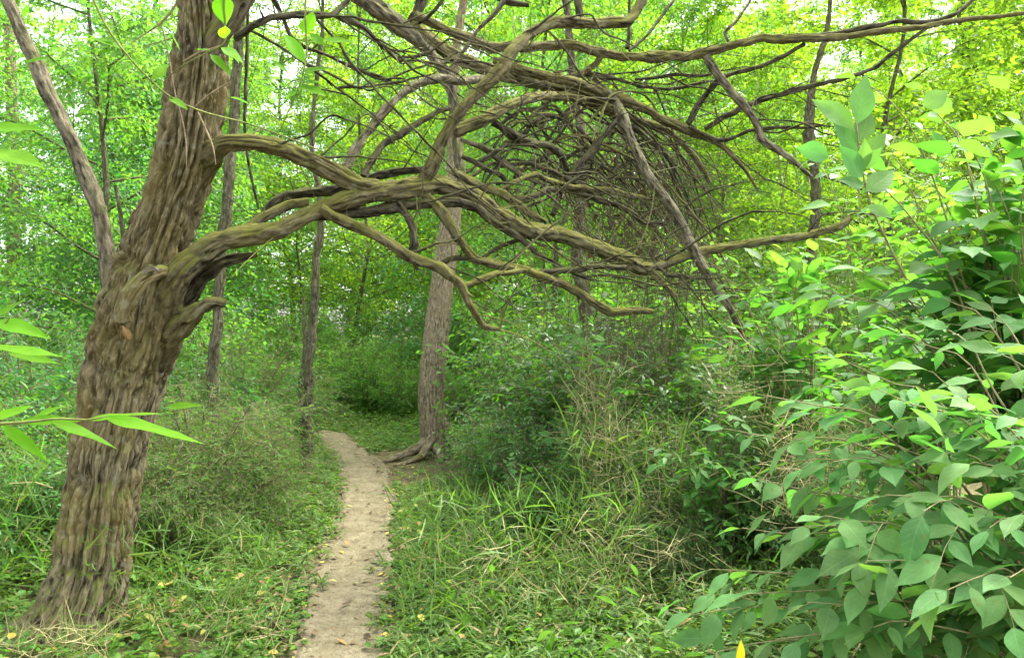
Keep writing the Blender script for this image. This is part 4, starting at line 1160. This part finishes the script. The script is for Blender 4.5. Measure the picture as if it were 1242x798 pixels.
arching_shrub('broad_leaved_shrub', 'young upright shrub with pale round leaves below the drooping limb end', (.5, 5.0, 0), cloud_tips(690, 800, 385, 470, 4.7, 5.2, 12, g), .095, .5, 'mid_leaf', kind='mid', seed=55, K=8, leafy=.4, extra=1)
arching_shrub('broad_leaved_shrub', 'bright leafy shrub between the limb end and the right hand foliage', (2.6, 5.6, 0), cloud_tips(960, 1250, 150, 400, 5.0, 6.4, 40, g), .12, .55, 'bg_leaf', kind='mid', seed=56, K=8, leafy=.5, extra=3)
arching_shrub('broad_leaved_shrub', 'leafy shrub with small pale leaves behind the dead twig tangle', (1.2, 6.5, 0), cloud_tips(720, 960, 260, 400, 6.0, 7.0, 30, g), .10, .5, 'bg_leaf', kind='mid', seed=57, K=8, leafy=.5, extra=3)


# ------------------------------------------------------------------ near twigs entering from the left and top
def leafy_twig(label, rows, leafspecs, leaf_kind='fine', mat='lime_leaf', stem='green_stem', aspect=.3, cat='twig', name='leafy_twig', face=(0, -.55, .8)):
    """rows: stem in pixels+depth; leafspecs: (base px,py, tip px,py, depth, width ratio)"""
    pts = P4(rows)
    t = thing(name, label, cat, pts[0][:3])
    b = MB()
    tube(b, pts, ds=.01, sides=7, seed=3)
    b.build('stem', M[stem], t)
    g = np.random.default_rng(len(label))
    bl = MB()
    for bx, by, tx, ty, Y, asp in leafspecs:
        a = PX(bx, by, Y); c = PX(tx, ty, Y - .05 + .1 * g.random())
        d = c - a
        L_ = np.linalg.norm(d)
        nr = np.array(face) + g.normal(size=3) * .12
        leaves(bl, a[None], d[None], nr[None], np.array([L_ * 1.04]), np.array([L_ * asp]), leaf_kind, droop=.10, g=g)
    bl.build('foliage', M[mat], t)
    return t


leafy_twig('twig with long narrow lime leaves reaching across the trunk base', [(-30, 516, 1.5, 2.2), (30, 512, 1.5, 1.8), (70, 508, 1.5, 1.5), (105, 509, 1.5, 1.2), (130, 505, 1.5, .8)],
           [(104, 510, 200, 493, 1.5, .16), (125, 505, 242, 532, 1.5, .17), (200, 494, 244, 489, 1.52, .22), (60, 511, 146, 534, 1.5, .2), (20, 512, 95, 505, 1.56, .16), (-20, 510, 40, 495, 1.45, .2), (0, 514, 60, 556, 1.6, .2), (30, 512, 82, 487, 1.6, .2)])
leafy_twig('twig with broad lime leaves low at the left edge', [(-50, 430, 1.45, 2), (-20, 415, 1.45, 1.6), (0, 400, 1.45, 1.2), (12, 385, 1.45, .8)],
           [(-10, 390, 62, 402, 1.45, .30), (-20, 420, 78, 430, 1.45, .26), (-5, 385, 28, 362, 1.4, .4), (10, 428, 70, 440, 1.55, .24)])
leafy_twig('pair of large pointed lime leaves high at the left edge', [(-60, 190, 1.3, 2), (-30, 172, 1.3, 1.6), (-5, 165, 1.3, 1)],
           [(-30, 158, 58, 149, 1.3, .24), (-30, 180, 62, 196, 1.3, .30)])
leafy_twig('climbing vine with round lime leaves strung in front of the trunk', [(105, -20, 3.0, 1.5), (125, 25, 3.0, 1.4), (150, 62, 3.0, 1.3), (180, 95, 3.05, 1.2), (210, 120, 3.1, 1.1), (250, 137, 3.2, 1.1), (300, 150, 3.4, 1.0), (345, 166, 3.5, .9), (392, 184, 3.6, .8)],
           [(140, 60, 112, 66, 3, .4), (150, 62, 112, 42, 3, .45), (145, 50, 80, 45, 3.0, .3), (165, 75, 140, 72, 3, .5), (185, 98, 205, 76, 3.05, .4), (60, 70, 30, 75, 3.0, .3), (205, 118, 228, 132, 3.1, .4), (35, 5, 28, 22, 3, .8)], name='vine', cat='vine')
leafy_twig('overhanging twig with rounded pale leaves in front of the trunk top', [(275, -40, 2.6, 1.8), (272, -8, 2.6, 1.4), (273, 30, 2.6, 1.2), (272, 52, 2.6, 1), (250, 65, 2.62, .9), (225, 78, 2.65, .8), (200, 96, 2.7, .5)],
           [(270, -6, 271, 30, 2.6, .7), (272, 47, 273, 30, 2.58, .8), (256, 62, 236, 58, 2.62, .5), (218, 62, 207, 38, 2.65, .5), (290, 78, 280, 60, 2.6, .8), (268, 58, 298, 75, 2.62, .7), (255, 66, 280, 88, 2.6, .4), (280, 118, 302, 124, 2.6, .5)])
leafy_twig('hanging twig with toothed lime leaves against the bright woods', [(372, -20, 2.7, 1.4), (370, 20, 2.7, 1.2), (372, 60, 2.7, 1), (366, 95, 2.7, .9), (352, 130, 2.72, .7), (338, 162, 2.75, .4)],
           [(372, 42, 374, 12, 2.7, .75), (345, 42, 372, 78, 2.7, .5), (366, 88, 400, 80, 2.7, .45), (368, 100, 398, 98, 2.7, .45), (360, 105, 395, 112, 2.7, .4), (372, 52, 430, 44, 2.75, .3), (392, 55, 375, 38, 2.7, .4), (350, 90, 330, 70, 2.72, .25), (362, 110, 345, 120, 2.75, .3)])
leafy_twig('upright twig with large pale oval leaves at the upper right', [(1100, 340, 2.7, 1.6), (1072, 285, 2.6, 1.5), (1052, 235, 2.52, 1.4), (1043, 185, 2.5, 1.1), (1038, 145, 2.5, .8)],
           [(1040, 150, 1050, 88, 2.5, .52), (1036, 158, 990, 116, 2.52, .5), (1040, 185, 1012, 150, 2.5, .5), (1042, 172, 1060, 130, 2.5, .5), (1046, 208, 1050, 168, 2.46, .5), (1005, 190, 968, 178, 2.5, .6), (1044, 196, 1078, 160, 2.55, .5), (1050, 232, 1090, 205, 2.5, .5), (1052, 250, 1085, 262, 2.5, .5), (1120, 130, 1152, 110, 2.6, .8), (1048, 225, 1018, 215, 2.5, .5), (1046, 215, 1020, 178, 2.44, .55), (1045, 205, 1068, 178, 2.47, .55)], mat='near_leaf', stem='pale_stem', face=(0, -1, .3))
b = MB()
v = thing('vine', 'dark hanging vine dangling straight beside the leaning trunk', 'vine', PX(301, -30, 3.9))
tube(b, P4([(302, -120, 3.9, 2.8), (301, -30, 3.9, 2.6), (300, 40, 3.9, 2.6), (298, 110, 3.9, 2.4), (297, 160, 3.9, 2.2), (302, 200, 3.9, 2), (308, 230, 3.9, 1.8), (314, 254, 3.9, .8)]), ds=.03, sides=8, disp=limb_disp(.3, 5), seed=7)
b.build('stem', M['limb_dark'], v)
b = MB()
v = thing('vine', 'thin pale vine hanging crooked across the face of the trunk', 'vine', PX(165, 40, 3.4))
tube(b, P4([(225, -20, 3.45, 1.5), (212, 8, 3.45, 1.5), (195, 28, 3.45, 1.4), (178, 40, 3.45, .8), (160, 52, 3.45, .3)]), ds=.02, sides=7, seed=8)
tube(b, P4([(195, 28, 3.45, .8), (205, 70, 3.5, .8), (212, 112, 3.5, .8), (222, 150, 3.5, .8), (226, 180, 3.48, .8), (226, 206, 3.46, .35)]), ds=.02, sides=7, seed=9)
tube(b, P4([(222, 75, 3.5, .8), (240, 65, 3.5, 1.1), (255, 60, 3.5, 1.0), (270, 55, 3.5, .3)]), ds=.02, sides=6, seed=10)
tube(b, P4([(236, 130, 3.5, .8), (250, 118, 3.5, 1.1), (268, 106, 3.5, 1.0), (282, 98, 3.5, .3)]), ds=.02, sides=6, seed=10)
tube(b, P4([(240, 136, 3.5, .8), (250, 158, 3.48, 1.1), (258, 178, 3.46, 1.0), (262, 200, 3.45, .3)]), ds=.02, sides=6, seed=10)
b.build('stem', M['twig'], v)

# ------------------------------------------------------------------ dead twig tangle hanging in the limbs
t = thing('twig_tangle', 'dense brown tangle of dead twigs under the arching limbs', 'brush', tuple(PX(745, 460, 5.9) * (1, 1, 0)))
b = MB()
g = np.random.default_rng(61)
n = 520
u = g.random(n)
px = 640 + 190 * np.sqrt(u) + g.normal(size=n) * 22
py = 135 + 175 * g.random(n) + (px - 700) * .25
Yd = 5.6 + .9 * g.random(n)
O = np.stack([(px - 621) / F * Yd, Yd, CAM_H + (399 - py) / F * Yd], 1)
D = np.stack([.9 * np.ones(n), g.normal(size=n) * .3, -.55 + g.normal(size=n) * .55], 1)
D[: n // 2] = np.stack([g.normal(size=n // 2) * .35, g.normal(size=n // 2) * .3, -np.ones(n // 2)], 1)
thin_tubes(b, O, D, .25 + .6 * g.random(n), .0022 + .0045 * g.random(n) ** 2, bend=.35, seg=6, sides=4, down=.2, g=g)
n = 230
px = 700 + 110 * g.random(n); py = 380 + 80 * g.random(n); Yd = 5.4 + .5 * g.random(n)
O = np.stack([(px - 621) / F * Yd, Yd, CAM_H + (399 - py) / F * Yd], 1)
thin_tubes(b, O, rand_dir(n, g) + (.3, 0, .2), .2 + .4 * g.random(n), np.full(n, .003), bend=.4, seg=5, sides=4, down=.2, g=g)
b.build('twigs', M['dead_twig'], t)
bl = MB()
n = 260
px = 680 + 130 * g.random(n); py = 190 + 130 * g.random(n); Yd = 5.7 + .8 * g.random(n)
O = np.stack([(px - 621) / F * Yd, Yd, CAM_H + (399 - py) / F * Yd], 1)
leaves(bl, O, rand_dir(n, g) + (0, 0, -.8), rand_dir(n, g), .05 + .04 * g.random(n), .02 + .02 * g.random(n), 'mid', droop=.5, g=g)
bl.build('dead_leaves', M['brown_leaf'], t)


# ------------------------------------------------------------------ undergrowth nobody could count
def scatter(n, x0, x1, y0, y1, g, pw=1.0):
    x = x0 + (x1 - x0) * g.random(n)
    y = y0 + (y1 - y0) * g.random(n) ** pw
    return x, y


g = np.random.default_rng(71)
tx, ty = PX(72, 790, 3.56)[0], 3.56


def clear_of_trunk(x, y, r=.24):
    return (np.hypot(x - tx, y - ty) > r)


def stilt_grass(name, x, y, h, mat, leafL=(.05, .08), per=9, stems=True, asp=.13, lean=.35):
    """wiry stems of height h with small lance leaves"""
    n = len(x)
    z = ground_z(x, y)
    O = np.stack([x, y, z], 1)
    D = np.stack([g.normal(size=n) * lean, g.normal(size=n) * lean, np.ones(n)], 1)
    bl = MB()
    bs = MB()
    P = thin_tubes(bs if stems else MB(), O, D, h, np.full(n, .0011), bend=.4, seg=4, sides=3, down=.12, g=g)
    t = .15 + .85 * g.random((n, per)) ** .75
    i = np.clip((t * 4).astype(int), 0, 3); f = t * 4 - i
    ar = np.arange(n)[:, None]
    Q = P[ar, i] * (1 - f)[:, :, None] + P[ar, i + 1] * f[:, :, None]
    m = n * per
    az = g.random(m) * 6.283
    d = np.stack([np.cos(az), np.sin(az), .25 + g.normal(size=m) * .45], 1)
    nr = UP + g.normal(size=(m, 3)) * .4
    L_ = leafL[0] + (leafL[1] - leafL[0]) * g.random(m)
    leaves(bl, Q.reshape(-1, 3), d, nr, L_, L_ * asp * (.8 + .4 * g.random(m)), 'blade', droop=.35, g=g)
    o = bl.build(name, M[mat], None, False)
    tag(o, kind='stuff')
    if stems:
        s_ = bs.build('grass_stems', M['green_stem'], None)
        tag(s_, kind='stuff')
    return o


# left bank and right bank: height grows away from the path
x, y = scatter(21000, -7.0, .6, 3.0, 13.5, g, 1.25)
d = path_dist(x, y)
left = x < path_x(y)
nz = fbm(np.stack([x * .9, y * .9, 0 * x], 1), 88)
h = np.where(left, .10 + .60 * np.clip((d - .4) / .9, 0, 1) ** 1.2 + .45 * np.clip((d - .9) / 1.2, 0, 1) * (y > 4.8), .08 + .30 * np.clip((d - .4) / 1.4, 0, 1))
h = h * (.65 + .5 * g.random(len(x)) + .35 * nz)
h *= np.where(np.hypot(x - tx, y - ty) < .8, .45, 1)
h *= np.where((y < 4.6) & left, .5, 1)
h *= np.where((y < 3.75) & (x < -1.4) & (x > -3.2), .3, 1)
pxl = 621 + x / y * F
h = np.where((y > 5.5) & (pxl > 430) & (pxl < 590), np.minimum(h, .12), h)
h = np.where((y > 7.3) & (y < 9.4) & (pxl > 435) & (pxl < 575), 0, h)
h = np.where((y > 4.6) & (y < 8.2) & (pxl > 335) & (pxl < 430), np.minimum(h, .14), h)
ok = (d > .27 + .06 * g.normal(size=len(x))) & clear_of_trunk(x, y) & (h > .03) 
stilt_grass('grass', x[ok], y[ok], h[ok], 'grass', leafL=(.05, .095), per=10)
# right side grass
x, y = scatter(9000, -.6, 3.4, 3.0, 9.0, g, 1.2)
d = path_dist(x, y)
nz = fbm(np.stack([x * .9, y * .9, 0 * x], 1), 89)
h = (.07 + .33 * np.clip((d - .4) / 1.6, 0, 1)) * (.6 + .5 * g.random(len(x)) + .5 * nz)
pxg = 621 + x / y * F
h = np.where((y > 5.5) & (pxg > 430) & (pxg < 590), np.minimum(h, .10), h)
h = np.where((y > 7.3) & (y < 9.4) & (pxg > 435) & (pxg < 575), 0, h)
ok = (d > .27 + .05 * g.normal(size=len(x))) & (x > path_x(y)) & (h > .03)
stilt_grass('grass', x[ok], y[ok], h[ok], 'grass', leafL=(.05, .10), per=9)

# small broad leaved ground cover on both edges of the path
x, y = scatter(38000, -4.4, 3.2, 2.6, 14, g, 1.2)
d = path_dist(x, y)
nz = fbm(np.stack([x * 1.6, y * 1.6, 0 * x], 1), 90)
pxc = 621 + x / y * F
roots_ = (y > 7.3) & (y < 9.4) & (pxc > 435) & (pxc < 580)
ok = (d > .24 + .05 * g.normal(size=len(x))) & (d < 2.4) & (~roots_ | (g.random(len(x)) < .15)) & clear_of_trunk(x, y) & (nz > -.6 + .3 * g.random(len(x)))
x, y, d = x[ok], y[ok], d[ok]
n = len(x)
z = ground_z(x, y) + .01 + (.03 + .16 * np.clip((d - .3) / 1.0, 0, 1)) * g.random(n)
bl = MB()
for k in range(3):
    az = g.random(n) * 6.283
    sz = .025 + .03 * g.random(n)
    leaves(bl, np.stack([x + g.normal(size=n) * .012, y + g.normal(size=n) * .012, z], 1), np.stack([np.cos(az), np.sin(az), .15 + .3 * g.random(n)], 1), UP + g.normal(size=(n, 3)) * .35, sz, sz * .6, 'mid', droop=.2, g=g)
tag(bl.build('ground_cover', M['cover'], None, False), kind='stuff')

# straw coloured dry grass at the right
bl = MB()


def straw(px0, px1, py0, py1, Y0, Y1, n, L0, L1, up=.4, wd=.0026):
    px = px0 + (px1 - px0) * g.random(n); py = py0 + (py1 - py0) * g.random(n); Yd = Y0 + (Y1 - Y0) * g.random(n)
    O = np.stack([(px - 621) / F * Yd, Yd, CAM_H + (399 - py) / F * Yd], 1)
    O[:, 2] = np.maximum(O[:, 2], ground_z(O[:, 0], O[:, 1]) + .01)
    D = rand_dir(n, g) + (0, -.1, up)
    leaves(bl, O, D, rand_dir(n, g), L0 + (L1 - L0) * g.random(n), wd * (.6 + .8 * g.random(n)), 'blade', droop=.5, g=g)


straw(690, 760, 455, 540, 4.6, 5.2, 300, .10, .32)
straw(710, 830, 520, 640, 4.3, 4.9, 420, .10, .34)
straw(700, 860, 610, 720, 3.9, 4.5, 330, .08, .30)
straw(920, 1070, 500, 630, 3.2, 4.0, 520, .08, .25)
straw(860, 960, 420, 520, 4.0, 4.6, 260, .10, .3)
straw(560, 860, 640, 798, 3.4, 4.4, 900, .06, .24, up=.12)
straw(1040, 1180, 690, 798, 2.6, 3.2, 600, .05, .2, up=.05)
straw(0, 130, 765, 798, 3.15, 3.4, 260, .06, .22, up=.3)
straw(130, 350, 720, 798, 3.4, 3.9, 320, .05, .18, up=.05)
tag(bl.build('dry_grass', M['straw'], None, False), kind='stuff')

# green arching blades mixed into the straw
bl = MB()
straw(690, 860, 520, 720, 4.0, 5.0, 420, .10, .34, up=.6, wd=.007)
straw(480, 760, 600, 798, 3.4, 5.0, 1500, .08, .26, up=.7, wd=.006)
straw(100, 330, 640, 798, 3.4, 4.4, 900, .06, .2, up=.7, wd=.006)
straw(-60, 70, 560, 720, 3.9, 4.6, 420, .10, .4, up=.7, wd=.008)
straw(-20, 150, 770, 800, 3.2, 3.4, 120, .06, .16, up=.5, wd=.006)
tag(bl.build('tall_grass', M['grass'], None, False), kind='stuff')

# fallen leaves on the path and its edges
x, y = scatter(20000, -2.2, 1.6, 2.6, 11.5, g, 1.4)
d = path_dist(x, y)
ok = (g.random(len(x)) < np.where(d < .15, .10, np.where(d < .38, .85, .3))) & clear_of_trunk(x, y)
x, y, d = x[ok], y[ok], d[ok]
n = len(x)
bl = MB()
az = g.random(n) * 6.283
sz = .014 + .046 * g.random(n) ** 2.4
zz = np.maximum(ground_z(x, y), np.where(d < .26, .022, 0)) + .006 + np.where(d > .3, .05 * g.random(n), 0)
leaves(bl, np.stack([x, y, zz], 1), np.stack([np.cos(az), np.sin(az), .12 * g.normal(size=n)], 1), UP + g.normal(size=(n, 3)) * .25, sz, sz * .55, 'mid', droop=.1, g=g)
tag(bl.build('fallen_leaves', M['litter'], None, False), kind='stuff')

# yellowed fallen leaves lying in the grass
bl = MB()
for px0, px1, py0, py1, n in ((130, 345, 715, 798, 60), (480, 770, 610, 798, 110), (355, 480, 640, 798, 9), (820, 1000, 700, 798, 30)):
    px = px0 + (px1 - px0) * g.random(n); py = py0 + (py1 - py0) * g.random(n)
    Yd = CAM_H * F / (py - 399)
    x, y = (px - 621) / F * Yd, Yd
    d = path_dist(x, y)
    zz = ground_z(x, y) + np.where(d > .3, .05 + .10 * g.random(n), .03)
    az = g.random(n) * 6.283
    sz = .035 + .04 * g.random(n)
    leaves(bl, np.stack([x, y, zz], 1), np.stack([np.cos(az), np.sin(az), .2 * g.normal(size=n)], 1), UP + g.normal(size=(n, 3)) * .3, sz, sz * .5, 'mid', droop=.25, g=g)
tag(bl.build('fallen_leaves', M['yellow_litter'], None, False), kind='stuff')

# bright young plants in the grass
def young_plant(label, px, py, Y, hgt, n, leaf, asp, seed, mat='lime_leaf'):
    base = PX(px, py, Y); base[2] = ground_z(base[0], base[1])[0]
    g2 = np.random.default_rng(seed)
    tips = [base + np.array([g2.normal() * hgt * .45, g2.normal() * hgt * .4, hgt * (.6 + .5 * g2.random())]) for _ in range(n)]
    t = arching_shrub('young_plant', label, base, tips, leaf, asp, mat, seed=seed, stem_mat='green_stem', K=6, leafy=.75, arch=.05, sr=.003)
    t['category'] = 'plant'


young_plant('lime green young plant by the right side of the path bottom', 580, 770, 3.8, .26, 10, .07, .5, 81)
young_plant('small lime plant with narrow leaves near the bottom middle', 700, 790, 3.3, .22, 5, .10, .25, 82)
young_plant('plant with bright narrow leaves left of the drooping shrub', 800, 740, 2.9, .45, 6, .12, .22, 83)
young_plant('small green plant beside the trunk foot in the grass', 255, 630, 5.0, .25, 5, .08, .3, 84, 'mid_leaf')
young_plant('low green plant in the grass in front of the dark shrubs', 620, 680, 4.6, .28, 8, .07, .5, 85, 'mid_leaf')

yl = MB()
a = PX(897, 806, 2.1); c = PX(899, 776, 2.1)
leaves(yl, a[None], (c - a)[None], np.array([[.3, -1, 0]]), np.array([.07]), np.array([.028]), 'fine', droop=.05)
tag(yl.build('yellow_leaf', M['yellow_leaf']), 'single bright yellow leaf standing upright at the bottom right', 'leaf')
